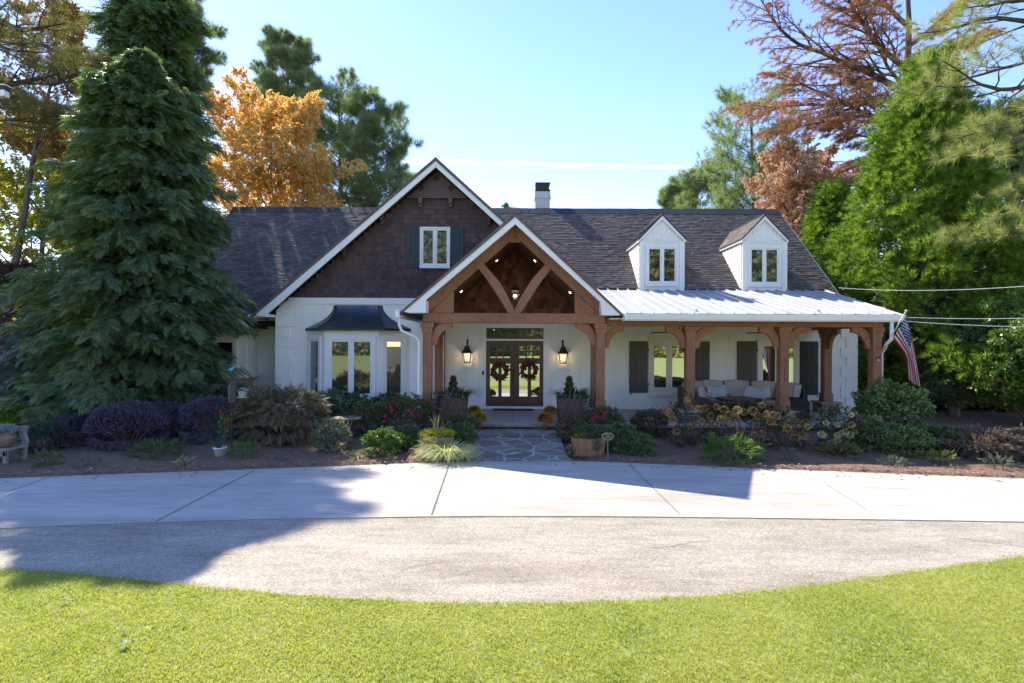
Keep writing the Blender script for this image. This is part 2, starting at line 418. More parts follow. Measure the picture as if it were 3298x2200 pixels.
bulb_m = M_emit('warm_bulb', (1, .72, .38), 8)
can_m = M_emit('recessed_lamp', (1, .85, .62), 7)
lglass_m, nt, b_, o_ = new_mat('lantern_glass')
tb = nn(nt, 'BsdfTransparent'); gb = nn(nt, 'BsdfGlossy'); gb.inputs['Roughness'].default_value = .05
mx = nn(nt, 'MixShader'); mx.inputs[0].default_value = .10
nt.links.new(tb.outputs[0], mx.inputs[1]); nt.links.new(gb.outputs[0], mx.inputs[2]); nt.links.new(mx.outputs[0], o_.inputs[0])
# ================================================================== house
YW, YG, YL = 17.5, 17.0, 18.1
FZ = .38
house = thing('house', 'white painted house with steep shingled roofs, cedar timber entry gable and long front porch', 'house', (0, 17.5, 0))
RZ, RY, RM = 8.22, 23.27, .917                        # main ridge height, depth, slope
XL, XR = -11.97, 11.3
def rz(y): return RZ - RM * abs(RY - y)
# walls
b = B(); b.box(-2.18, 11.05, YW, YW + .2, 0, 3.9).box(10.85, 11.05, YW + .2, 29, 0, 3.2)
b.prismx([(17.7, 3.2), (29, 3.2), (23.27, 8.0)], 10.85, 11.04)
w1 = b.build('wall', wall_m, house)
B().box(-11.7, -7.4, YL, YL + .2, 0, 3.2).box(-11.7, -11.5, YL + .2, 29, 0, 3.2).box(-11.45, 10.8, 28.8, 29, 0, 3.2).box(-7.4, -7.2, 17.2, 18.1, 0, 3.9).build('wall', wall_m, house)
GA = (-2.37, 8.11)                                    # main gable apex (x,z)
gl = lambda x: GA[1] - .865 * (GA[0] - x)
gr = lambda x: GA[1] - .905 * (x - GA[0])
zdiv = 3.87
xd = GA[0] - (GA[1] - .30 - zdiv) / .865
b = B(); b.prism([(-7.4, 0), (-2.18, 0), (-2.18, zdiv), (xd - .02, zdiv), (-7.4, gl(-7.4) - .28)], YG, YG + .2)
gw = b.build('gable_wall', wall_m, house)
# divider boards on the gable wall
B().box(-7.0, -2.25, YG - .03, YG + .01, zdiv - .2, zdiv).box(-7.38, -6.9, YG - .025, YG + .01, 3.3, 3.32).build('trim_board', trim_m, gw)
# quoins
b = B(); z = 3.28
for i in range(15):
    w = .58 if i % 2 == 0 else .44
    b.box(-7.41, -7.4 + w, YG - .034, YG + .02, z - .305, z - .003); z -= .325
    if z < .3: break
b.build('quoin', wall_m, gw)
b = B(); z = 3.02
for i in range(10):
    w = .53 if i % 2 == 0 else .37
    b.box(11.06 - w, 11.06, YW - .034, YW + .02, z - .298, z - .004); z -= .318
    if z < .3: break
b.build('quoin', wall_m, w1)
# upper gable: shingle siding
gpoly = [(xd, zdiv), (-2.2, zdiv), (.04, 5.80), (2.3, 3.9), (3.2, 3.2), (3.2, gr(3.2) - .25), (GA[0], GA[1] - .25)]
gpoly = [(xd, zdiv), (-2.2, zdiv), (.04, 5.5), (.5, gr(.5) - .25), (GA[0], GA[1] - .25)]
bb = B().prism(gpoly, YG + .03, YG + .2).build('gable_siding_backing', brown_p, house)
b = B(); courses(b, [(x, z) for x, z in gpoly], (0, YG + .03, 0), (1, 0, 0), (0, 0, 1), (0, -1, 0), .146, (.10, .22), .016, .06)
b.build('shingle_siding', dark_sh_m, house)
# smooth top panel with three round vents and corbels
zp = XZ(1400, 450 + 440 * .4254, YG)[1]
xa = GA[0] - (GA[1] - .3 - zp) / .865; xb = GA[0] + (GA[1] - .3 - zp) / .905
pnl = B().prism([(xa, zp), (xb, zp), (GA[0], GA[1] - .28)], YG - .07, YG + .02).build('gable_panel', brown_p, house)
B().box(xa - .02, xb + .02, YG - .09, YG + .0, zp - .03, zp + .015).build('ledge', brown_p, pnl)
for cx, cy in ((1540, 480), (1765, 480), (1247, 610), (962, 855), (2055, 615)):
    x, z = XZ(700 + cx * .4254, 450 + cy * .4254, YG - .1)
    B().box(x - .055, x + .055, YG - .19, YG - .012, z - .02, z + .18).box(x - .045, x + .045, YG - .13, YG - .013, z - .12, z - .02).build('corbel', brown_p, house)
for cx, cy in ((1657, 290), (1541, 365), (1768, 366)):
    x, z = XZ(700 + cx * .4254, 450 + cy * .4254, YG - .08)
    b = B(); pts = [(x + .075 * math.cos(a * PI / 10), YG - .075, z + .075 * math.sin(a * PI / 10)) for a in range(21)]
    b.tube(pts, .012, 6, False); b.prism([(x + .06 * math.cos(a * PI / 8), z + .06 * math.sin(a * PI / 8)) for a in range(16)], YG - .074, YG - .06)
    b.build('vent', coppere_m, pnl)
# ---- roofs
def slab_roof(b, p_ridge, p_eave, y0, y1, th=.12):
    b.prism([(p_ridge[0], p_ridge[1]), (p_eave[0], p_eave[1]), (p_eave[0], p_eave[1] - th), (p_ridge[0], p_ridge[1] - th)], y0, y1)
n_ = Vector((0, -RM, 1)).normalized(); n_ = Vector((0, -math.sin(math.atan(RM)), math.cos(math.atan(RM))))
vv = Vector((0, math.cos(math.atan(RM)), math.sin(math.atan(RM))))
SL = math.hypot(RY - 17.75, RM * (RY - 17.75))
b = B()
b.prismx([(17.75, rz(17.75)), (RY, RZ), (28.9, rz(28.9)), (28.9, rz(28.9) - .16), (RY, RZ - .18), (17.75, rz(17.75) - .16)], XL, XR)
mr = b.build('roof', cap_m, house)
b = B(); courses(b, [(XL, .0), (-7.0, 0), (-7.0, .0), (XR, 1.6), (XR, SL - .02), (XL, SL - .02)], (0, 17.75, rz(17.75) + .004), (1, 0, 0), vv, n_, .118, (.12, .30), .018, .05)
b.build('shingle', roof_m, mr)
b = B(); x = XL
while x < XR:
    w = .3; dz = R.uniform(-.006, .006)
    b.prismx([(RY - .32, RZ - .32 * RM + .035 + dz), (RY, RZ + .05 + dz), (RY + .2, RZ - .2 * RM + .035), (RY + .2, RZ - .2 * RM), (RY, RZ + .01), (RY - .32, RZ - .32 * RM + .015)], x, min(x + w - .006, XR)); x += w
b.build('ridge_cap', cap_m, mr)
B().prismx([(17.7, rz(17.75) - .06), (RY, RZ - .02), (RY, RZ - .26), (17.7, rz(17.75) - .28)], XR + .002, XR + .05).build('rake_board', trim_m, mr)
# gable roof over the bay wing
b = B()
b.prism([GA, (-7.95, gl(-7.95)), (-7.95, gl(-7.95) - .1), (GA[0], GA[1] - .12)], YG - .52, 23.2)
b.prism([GA, (GA[0], GA[1] - .12), (1.6, gr(1.6) - .1), (1.6, gr(1.6))], YG - .52, 23.2)
gr_o = b.build('gable_roof', edge_m, house)
b = B()
b.prism([(GA[0], GA[1] - .02), (-7.80, gl(-7.80) - .02), (-7.80, 3.28), (-7.42, 3.24), (-7.42, gl(-7.42) - .38), (GA[0], GA[1] - .30)], YG - .50, YG - .45)
b.prism([(GA[0], GA[1] - .02), (GA[0], GA[1] - .30), (1.55, gr(1.55) - .30), (1.55, gr(1.55) - .02)], YG - .498, YG - .45)
b.box(-7.80, -7.42, YG - .45, YG + .3, 3.25, 3.33)
b.build('rake_board', trim_m, gr_o)
b = B()
b.prism([(GA[0], GA[1] - .14), (-7.6, gl(-7.6) - .13), (-7.6, gl(-7.6) - .17), (GA[0], GA[1] - .18)], YG - .44, YG + .0)
b.prism([(GA[0], GA[1] - .14), (GA[0], GA[1] - .18), (1.5, gr(1.5) - .17), (1.5, gr(1.5) - .13)], YG - .44, YG + .0)
b.build('soffit', brown_p, gr_o)
b = B().box(-8.06, -7.84, YG - .46, 18.4, 3.22, 3.33); b.build('gutter', gut_m, gr_o)
b = B(); b.prismx([(17.62, 3.26), (17.60, 3.34), (17.76, 3.34), (17.76, 3.18), (17.68, 3.18)], -11.6, -7.44); b.box(-11.6, -7.42, 17.78, 18.1, 3.13, 3.17)
b.build('gutter', gut_m, mr)
B().box(-9.6, -7.4, YL - .03, YL + .01, 2.72, 3.13).build('trim_board', trim_m, house)
# little left wing with boxed window bay
zz = XZ(787, 1212, 17.2)[1]; xe = XZ(787, 1212, 17.2)[0]
wing = B().prism([(xe - 2.6, zz), (xe, zz), (xe, 2.95), (xe - 1.3, 4.3), (xe - 2.6, 2.95)], 17.25, 18.15).build('window_bay', wall_m, house)
B().box(xe - 2.66, xe + .06, 17.18, 18.1, zz - .05, zz + .01).build('sill', trim_m, wing)
b = B(); xm = xe - 1.3
b.prism([(xm, 4.48), (xe + .32, 2.98), (xe + .32, 2.90), (xm, 4.38)], 16.85, 20.5).prism([(xm, 4.48), (xm, 4.38), (xe - 2.92, 2.90), (xe - 2.92, 2.98)], 16.85, 20.5)
wr = b.build('bay_roof', cap_m, wing)
b = B(); b.prism([(xm, 4.44), (xe + .30, 2.97), (xe + .30, 2.84), (xm, 4.28)], 16.80, 16.848).prism([(xm, 4.44), (xm, 4.28), (xe - 2.9, 2.84), (xe - 2.9, 2.97)], 16.80, 16.848)
b.build('rake_board', cream_m, wing)
b = B(); b.prism([(xm, 4.3), (xe + .28, 2.88), (xe + .28, 2.80), (xm, 4.2)], 16.86, 17.24); b.build('soffit', cedar_m, wing)
# ---- windows in a local frame
def window(parent, O, u, n, w, h, panes=2, cas=.09, sash=.055, mat=trim_m, gm=None, mull=.10, head=0, dep=.05):
    O = Vector(O); gm = gm or glass_m
    b = B()
    b.obox(O, u, n, 0, w, 0, dep, h - cas - head, h).obox(O, u, n, 0, w, 0, dep + .015, -.03, cas)
    b.obox(O, u, n, 0, cas, 0, dep, cas, h - cas - head).obox(O, u, n, w - cas, w, 0, dep, cas, h - cas - head)
    iw = w - 2 * cas - .004; pw = (iw - mull * (panes - 1)) / panes; rects = []
    z0, z1 = cas, h - cas - head
    for i in range(panes):
        a = cas + .002 + i * (pw + mull); c = a + pw; s = sash; d0 = dep - .025
        b.obox(O, u, n, a, c, 0, d0, z0 + .002, z0 + s * 1.3).obox(O, u, n, a, c, 0, d0, z1 - s, z1 - .002)
        b.obox(O, u, n, a, a + s, 0, d0, z0 + s * 1.3, z1 - s).obox(O, u, n, c - s, c, 0, d0, z0 + s * 1.3, z1 - s)
        if i < panes - 1: b.obox(O, u, n, c, c + mull, 0, dep - .008, z0 + .001, z1 - .001)
        rects.append((a + s, c - s, z0 + s * 1.3, z1 - s))
    f = b.build('window', mat, parent, bev=.004)
    for a, c, e, g in rects:
        B().obox(O, u, n, a, c, .001, .014, e, g).build('pane', gm, f)
    return f
def shutter(parent, x0, x1, z0, z1, y, mat, boards=3, rails=(.1, .55, .92), dog=None):
    b = B(); w = (x1 - x0) / boards
    for i in range(boards): b.box(x0 + i * w + .004, x0 + (i + 1) * w - .004, y - .035, y - .004, z0, z1)
    for r in rails:
        zc = z0 + (z1 - z0) * r; b.box(x0 + .003, x1 - .003, y - .055, y - .0352, zc - .05, zc + .05)
    s = b.build('shutter', mat, parent, bev=.003)
    if dog:
        x = x0 + .05 if dog < 0 else x1 - .05
        pts = [(x, y - .05, z0 - .0)] + [(x - .03 * dog * math.sin(t * 4.2) , y - .05, z0 - .03 - .05 * t - .02 * math.cos(t * 4)) for t in [i / 8 for i in range(9)]]
        B().tube(pts, .009, 6).build('shutter_dog', iron_m, s)
    return s
# gable window
x0, z1 = XZ(1353, 731.6, YG - .02); x1, z0 = XZ(1449.6, 861.8, YG - .02)
ww = window(house, (x0, YG + .012, z0), (1, 0, 0), (0, -1, 0), x1 - x0, z1 - z0, 2, .055, .05, mull=.035, dep=.09)
sx0 = XZ(700 + 1432 * .4254, 800, YG)[0]; sx1 = XZ(700 + 1866 * .4254, 800, YG)[0]
shutter(house, sx0, x0 - .01, z0, z1, YG + .005, shutg_m, 3, (.12, .88)); shutter(house, x1 + .01, sx1, z0, z1, YG + .005, shutg_m, 3, (.12, .88))
# left wing window
x0, z1 = XZ(620 + 270 / 3.0158, 980 + 318 / 3.0158, 17.2); x1, z0 = XZ(620 + 432 / 3.0158, 980 + 610 / 3.0158, 17.2)
window(wing, (x1 - 1.5, 17.25, z0), (1, 0, 0), (0, -1, 0), 1.5, z1 - z0, 2, .12, .05)
# ---- bay window with dark copper roof
YB = 16.35
xa, xb = D(744, 800, YB)[0], D(869, 800, YB)[0]; xl, xr = D(706, 800, YG)[0], D(940, 800, YG)[0]
zb0 = D(800, 921, YB)[2]; zb1 = D(800, 757, YB)[2]
plan = [(xl, YG), (xa, YB), (xb, YB), (xr, YG)]
bay = B().prismz([(xl, YG + .05), (xl, YG)] + plan[1:3] + [(xr, YG), (xr, YG + .05)], zb0, zb1 + .02).build('bay', trim_m, house)
def facet(p, q, panes, wx0, wx1, zt, zb, **k):
    p = Vector((p[0], p[1], 0)); q = Vector((q[0], q[1], 0)); L = (q - p).length; u = (q - p) / L; n = Vector((u.y, -u.x, 0))
    return window(bay, p + u * (wx0 * L) + Vector((0, 0, zb)), u, n, (wx1 - wx0) * L, zt - zb, panes, **k)
zt = D(800, 772, YB)[2]; zbw = D(800, 918, YB)[2]
facet(plan[0], plan[1], 1, .06, .84, zt, zbw, cas=.10, sash=.06)
facet(plan[1], plan[2], 2, .045, .955, zt, zbw, cas=.11, sash=.06, mull=.06)
facet(plan[2], plan[3], 1, .10, .86, zt, zbw, cas=.10, sash=.06)
b = B(); b.prismz([(xl - .03, YG), (xa - .02, YB - .04), (xb + .02, YB - .04), (xr + .03, YG)], zb0 - .12, zb0 - .002); b.build('sill', trim_m, bay)
b = B(); b.prismz([(xl + .02, YG), (xa + .03, YB + .03), (xb - .03, YB + .03), (xr - .02, YG)], 0, zb0 - .121); b.build('stone_base', stone_m, bay)
b = B(); T = 12; Hh = D(800, 701, YG)[2] - zb1 - .05
outer = [(D(702, 800, YG)[0] - .02, YG), (D(735, 800, YB - .2)[0] - .08, YB - .2), (D(880, 800, YB - .2)[0] + .05, YB - .2), (D(940, 800, YG)[0] + .05, YG)]
x_l, x_r = D(766, 700, YG)[0], D(879, 700, YG)[0]
inner = [(x_l, YG), (x_l + .12, YG - .08), (x_r - .12, YG - .08), (x_r, YG)]
rings = []
for i in range(T + 1):
    t = i / T; s = 1 - (1 - t) ** 2.1; rings.append([(o[0] + (a[0] - o[0]) * s, min(o[1] + (a[1] - o[1]) * s, YG - .003 if o[1] < YG else YG + .01), zb1 + .05 + Hh * t) for o, a in zip(outer, inner)])
vs = [p for r_ in rings for p in r_]; fs = [(i * 4 + k, i * 4 + k + 1, i * 4 + 5 + k, i * 4 + 4 + k) for i in range(T) for k in range(3)] + [(T * 4, T * 4 + 1, T * 4 + 2, T * 4 + 3)]
b.add(vs, fs); br = b.build('bay_roof', copper_m, bay)
b = B(); b.prismz(outer, zb1 - .02, zb1 + .049); b.tube([rings[i][1] for i in range(T + 1)], .014, 6); b.tube([rings[i][2] for i in range(T + 1)], .014, 6)
b.build('roof_edge', coppere_m, br)
# ---- chimney
yc = 24.2; x0 = XZ(1724, 650, yc)[0]; x1 = XZ(1771, 650, yc)[0]
def cz(cy): return XZ(1747, 560 + cy / 11.2, yc)[1]
ch = B().box(x0, x1, yc, yc + .7, 7.0, cz(870)).box(x0 - .03, x1 + .04, yc - .03, yc + .73, cz(870), cz(765)).box(x0 - .005, x1 + .02, yc - .01, yc + .72, cz(765), cz(630)).build('chimney', M_noise('chimney_paint', (.48, .49, .49), (.56, .57, .57), 2, .8, .2, 30), house)
b = B().box(x0 - .01, x1 + .02, yc - .015, yc + .71, cz(628), cz(560)); b.box(x0, x1 + .015, yc, yc + .68, cz(325), cz(300))
b.prismz([(x0 + .02, yc + .03), (x1 - .04, yc + .03), (x1 - .04, yc + .6), (x0 + .02, yc + .6)], cz(560), cz(325), [(x0 + .01, yc + .01), (x1, yc + .01), (x1, yc + .65), (x0 + .01, yc + .65)])
b.build('chimney_cap', coppere_m, ch)
# ---- dormers
def dormer(xl, xr, ax, zb, ze, za, oh):
    yf = 18.95; m = (za - ze) / (oh - ax) if False else 1.02
    d = B()
    yb = RY - (RZ - ze) / RM + .05; ya = RY - (RZ - za) / RM
    d.prism([(xl, zb), (xr, zb), (xr, ze), (ax, za - .08), (xl, ze)], yf, yf + .1)
    d.prismx([(yf + .1, zb), (yf + .1, ze), (yb + .1, ze)], xl, xl + .1).prismx([(yf + .1, zb), (yf + .1, ze), (yb + .1, ze)], xr - .1, xr)
    dm = d.build('dormer', trim_m, house)
    # lap siding on the left cheek, boards that follow the roof line
    s = B(); z = zb + .02
    while z < ze - .1:
        y1 = RY - (RZ - z) / RM
        s.prismx([(yf + .12, z + .155), (yf + .12, z + .01), (max(y1 - .02, yf + .13), z + .01), (y1 + .15, z + .155)], xl - .022, xl - .004); z += .165
    s.build('cheek_siding', trim_m, dm)
    # front trim and pentagon shingles
    t = B(); t.box(xl - .015, xl + .16, yf - .025, yf, zb, ze - .03).box(xr - .16, xr + .015, yf - .025, yf, zb, ze - .03)
    t.box(xl - .02, xr + .02, yf - .04, yf, ze - .03, ze + .02).box(xl - .015, xr + .015, yf - .03, yf, zb - .06, zb + .03).build('trim_board', trim_m, dm)
    g = B(); courses(g, [(xl + .1, ze + .03), (xr - .1, ze + .03), (ax, za - .2)], (0, yf - .001, 0), (1, 0, 0), (0, 0, 1), (0, -1, 0), .17, (.10, .19), .012, .5, gap=.006)
    g.build('shingle_siding', trim_m, dm)
    r = B(); ex = oh - ax; ez_ = za - ex * 1.02
    for sgn in (-1, 1):
        r.add([(ax, yf - .12, za), (ax + sgn * ex, yf - .12, ez_), (ax + sgn * ex, RY - (RZ - ez_) / RM, ez_), (ax, ya, za),
               (ax, yf - .12, za - .05), (ax + sgn * ex, yf - .12, ez_ - .05), (ax + sgn * ex, RY - (RZ - ez_) / RM, ez_ - .05), (ax, ya, za - .05)],
              [(0, 1, 2, 3), (4, 5, 6, 7), (0, 1, 5, 4), (1, 2, 6, 5), (2, 3, 7, 6)])
    rf = r.build('dormer_roof', cap_m, dm)
    s = B(); un = Vector((1.02, 0, 1)).normalized()      # left slope normal mirrored below
    for sgn in (-1,):
        U = Vector((0, 1, 0)); V = Vector((1, 0, 1.02)).normalized(); Nn = Vector((-1.02, 0, 1)).normalized()
        L = math.hypot(ex, ex * 1.02)
        courses(s, [(yf - .12, 0), (RY - (RZ - ez_) / RM, 0), (ya, L), (yf - .12, L)], (ax - ex, 0, ez_ + .003), U, V, Nn, .137, (.16, .4), .015, .05)
    s.build('shingle', roof_m, dm)
    t = B()
    for sgn in (-1, 1):
        t.prism([(ax, za - .052), (ax + sgn * (ex - .01), ez_ - .052), (ax + sgn * (ex - .01), ez_ - .13), (ax, za - .17)], yf - .10, yf - .045)
    t.build('rake_board', trim_m, dm)
    B().tube([(ax, yf - .12, za + .012), (ax, ya, za + .012)], .035, 6).build('ridge_cap', cap_m, dm)
    B().prismx([(yf - .05, ez_ - .02), (yf - .05, ez_ - .10), (yb + .0, ez_ - .10), (yb + .05, ez_ - .02)], ax - ex + .01, ax - ex + .08).build('eave_board', trim_m, dm)
    return dm

def c8(x, y, d=18.93): return XZ(1980 + x / 3.792, 650 + y / 3.792, d)
for lx, rx, axx, ohx, wx0, wx1, dy in ((310, 850, 583, 877, 400, 760, 0), (1565, 2105, 1838, 2127, 1650, 2010, 8)):
    xl_, zb_ = c8(lx, 1050 + dy); xr_ = c8(rx, 0)[0]; ze_ = c8(lx, 483 + dy)[1]; ax_, za_ = c8(axx, 150 + dy * .6, 18.85)
    dm = dormer(xl_, xr_, ax_, rz(18.95) - .02, ze_, za_, c8(ohx, 0, 18.85)[0])
    wa, z1_ = c8(wx0 - 28, 525 + dy); wb, z0_ = c8(wx1 + 22, 1025 + dy)
    window(dm, (wa, 18.95, z0_), (1, 0, 0), (0, -1, 0), wb - wa, z1_ - z0_, 2, .095, .05, mull=.045, dep=.045)
# ---- metal porch roof
A0, A1, C0, C1 = Vector((1.62, 19.03, 4.36)), Vector((10.93, 19.03, 4.36)), Vector((2.66, 14.0, 3.235)), Vector((10.02, 14.0, 3.235))
b = B(); th = Vector((0, 0, -.05)); b.add([A0, A1, C1, C0, A0 + th, A1 + th, C1 + th, C0 + th], [(0, 1, 2, 3), (4, 7, 6, 5), (0, 4, 5, 1), (1, 5, 6, 2), (2, 6, 7, 3), (3, 7, 4, 0)])
pr = b.build('porch_roof', metal_m, house)
b = B(); x = 1.9; up = Vector((0, 0, .045))
while x < 10.9:
    xe0 = x
    # seam runs straight down the slope, stops at the slanted ends
    ytop = 19.02; ybot = 14.02
    if x < 2.66: ybot = 14.0 + (2.66 - x) / (2.66 - 1.62) * 5.03
    if x > 10.02: ybot = 14.0 + (x - 10.02) / (10.93 - 10.02) * 5.03
    zf = lambda y: 3.235 + (y - 14.0) / 5.03 * 1.125
    if ytop - ybot > .2:
        b.prismx([(ybot, zf(ybot)), (ybot, zf(ybot) + .05), (ytop, zf(ytop) + .05), (ytop, zf(ytop))], x - .011, x + .011)
    x += .345
b.tube([C1, A1], .025, 6); b.build('standing_seam', metal_m, pr)
B().box(1.6, 10.95, 19.0, 19.06, 4.36, 4.40).build('flashing', coppere_m, pr)
# eave gutter
prof = [(13.88, 3.20), (13.88, 3.235), (13.90, 3.235), (13.995, 3.22), (13.995, 3.06), (13.93, 3.06), (13.90, 3.10)]
gut = B().prismx(prof, 2.80, 10.03).build('gutter', gut_m, pr)
b = B()
for px in (1603, 1886):
    x, z = D(px, 716, 13.95)[0], 3.24
    b.tube([(x, 13.93, z), (x + .02, 14.0, z + .05), (x - .02, 14.1, z + .12), (x - .01, 14.0, z + .13)], .012, 5)
b.tube([(2.9 + i * .35, 13.99, 3.245 + .006 * math.sin(i * 2.3)) for i in range(21)], .007, 4)
b.build('heat_cable', iron_m, pr)
B().box(2.5, 9.98, 14.0, 14.5, 3.10, 3.13).box(2.4, 9.9, 14.48, YW, 3.20, 3.23).build('porch_ceiling', cream_m, house)
# ---- portico roof
PA = (0.04, 5.79); pl = lambda x: PA[1] - .872 * (PA[0] - x); prr = lambda x: PA[1] - .935 * (x - PA[0])
b = B(); b.prism([(PA[0], PA[1] + .012), (-2.88, pl(-2.88) + .012), (-2.88, pl(-2.88) - .06), (PA[0], PA[1] - .1)], 13.84, 20.6)
b.prism([(PA[0], PA[1] + .02), (PA[0], PA[1] - .1), (2.80, prr(2.80) - .06), (2.80, prr(2.80) + .012)], 13.84, 20.6)
po = b.build('portico_roof', edge_m, house)
d = 13.9
F = lambda x, y: c3(x, y, d)
b = B()
b.prism([(PA[0], PA[1] - .005), (-2.83, pl(-2.83) - .01), F(45, 1120), F(228, 1120), F(228, 992), F(1128, 228)], 13.86, 13.92)
b.prism([(PA[0], PA[1] - .005), F(1128, 228), F(1983, 1012), F(2000, 1146), F(2175, 1146), (2.76, prr(2.76) - .01)], 13.861, 13.92)
x0, z0 = F(45, 1120); x1 = F(228, 1120)[0]; b.box(x0, x1, 13.921, 14.4, z0, z0 + .04).box(x1 - .03, x1, 13.921, 14.30, z0 + .04, z0 + .32)
x0, z0 = F(2000, 1146); x1 = F(2175, 1146)[0]; b.box(x0, x1, 13.921, 14.4, z0, z0 + .04).box(x0, x0 + .03, 13.921, 14.30, z0 + .04, z0 + .34)
b.build('rake_board', trim_m, po)
b = B()
b.prism([(PA[0], PA[1] - .11), (-2.6, pl(-2.6) - .1), (-2.6, pl(-2.6) - .14), (PA[0], PA[1] - .15)], 13.93, 14.32)
b.prism([(PA[0], PA[1] - .11), (PA[0], PA[1] - .15), (2.5, prr(2.5) - .14), (2.5, prr(2.5) - .1)], 13.93, 14.32)
b.build('soffit', trim_m, po)
b = B(); b.prism([(-2.99, 3.30), (-3.01, 3.17), (-2.97, 3.11), (-2.885, 3.11), (-2.885, 3.30)], 13.8, 16.9)
b.build('gutter', gut_m, po); B().prism([(2.83, 3.22), (2.83, 3.08), (2.90, 3.08), (2.95, 3.22)], 13.84, 13.97).build('gutter', gut_m, po)
# timber truss

b = B()
b.prism([c3(1128, 222), c3(240, 990), c3(250, 1118), c3(1128, 345)], 14.30, 14.5)
tru = b.build('rafter', cedar_m, house, bev=.006)
B().prism([c3(1129, 222), c3(1129, 345), c3(1980, 1134), c3(1990, 1008)], 14.30, 14.5).build('rafter', cedar_m, house, bev=.006)
B().prism([c3(258, 1120), c3(502, 1120), c3(502, 894)], 14.32, 14.5).build('gusset', cedar_m, house, bev=.004)
B().prism([c3(1732, 908), c3(1732, 1134), c3(1974, 1134)], 14.32, 14.5).build('gusset', cedar_m, house, bev=.004)
B().prism([c3(1062, 402), c3(1197, 402), c3(1129, 350)], 14.32, 14.5).build('collar', cedar_m, house)
B().prism([c3(755, 668), c3(870, 828), c3(975, 985), c3(1058, 1126), c3(1115, 1126), c3(1115, 1085), c3(1052, 950), c3(962, 800), c3(805, 620)], 14.31, 14.47).build('brace', cedar_m, house, bev=.004)
B().prism([c3(1430, 628), c3(1290, 790), c3(1190, 950), c3(1120, 1080), c3(1118, 1128), c3(1178, 1128), c3(1290, 960), c3(1392, 800), c3(1492, 672)], 14.31, 14.47).build('brace', cedar_m, house, bev=.004)
BT, BB_ = 3.262, 3.0
B().box(-2.37, 2.42, 14.28, 14.52, BB_, BT).build('beam', cedarh_m, house, bev=.008)
B().box(2.42, 9.84, 14.48, 14.72, 2.94, 3.20).build('beam', cedarh_m, house, bev=.008)
B().box(9.60, 9.84, 14.721, YW - .001, 2.94, 3.19).build('beam', cedar_m, house, bev=.008)
B().box(-2.37, -2.13, 14.521, YG - .001, 2.98, 3.2).build('beam', cedar_m, house, bev=.008)
B().box(2.1, 2.34, 14.521, YW - .001, 2.96, 3.19).build('beam', cedar_m, house, bev=.008)
# vault ceiling and cedar shake back wall
cz_l = lambda x: pl(x) - .36; cz_r = lambda x: prr(x) - .36
za = min(cz_l(.04), cz_r(.04)); xcl = .04 - (za - 3.2) / .872; xcr = .04 + (za - 3.2) / .935
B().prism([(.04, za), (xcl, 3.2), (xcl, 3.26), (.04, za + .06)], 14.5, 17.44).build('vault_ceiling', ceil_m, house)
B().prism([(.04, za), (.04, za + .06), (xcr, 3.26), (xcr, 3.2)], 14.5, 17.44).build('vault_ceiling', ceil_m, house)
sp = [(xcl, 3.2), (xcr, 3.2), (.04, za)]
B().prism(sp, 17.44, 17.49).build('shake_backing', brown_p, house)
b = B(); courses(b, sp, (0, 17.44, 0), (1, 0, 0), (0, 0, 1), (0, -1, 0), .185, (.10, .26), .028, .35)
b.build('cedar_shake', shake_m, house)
for cx, cy, s in ((940, 592, -1), (582, 903, -1), (1328, 595, 1), (1683, 915, 1)):
    # where the sight line meets the sloped ceiling
    for k in range(200):
        d = 14.6 + k * .015; x, z = c3(cx, cy, d)
        if z > (cz_l(x) if s < 0 else cz_r(x)): break
    m_ = .872 if s < 0 else .935
    nv = Vector((s * m_ * -1, 0, -1)).normalized(); uu = Vector((1, 0, -s * m_ * 1)).normalized() if s > 0 else Vector((1, 0, m_)).normalized()
    c = Vector((x, d, z)) + nv * .012
    b = B(); vs = [c + uu * .036 * math.cos(a * PI / 8) + Vector((0, 1, 0)) * .036 * math.sin(a * PI / 8) for a in range(16)]
    b.add(vs, [tuple(range(16))]); b.build('recessed_light', can_m, house)
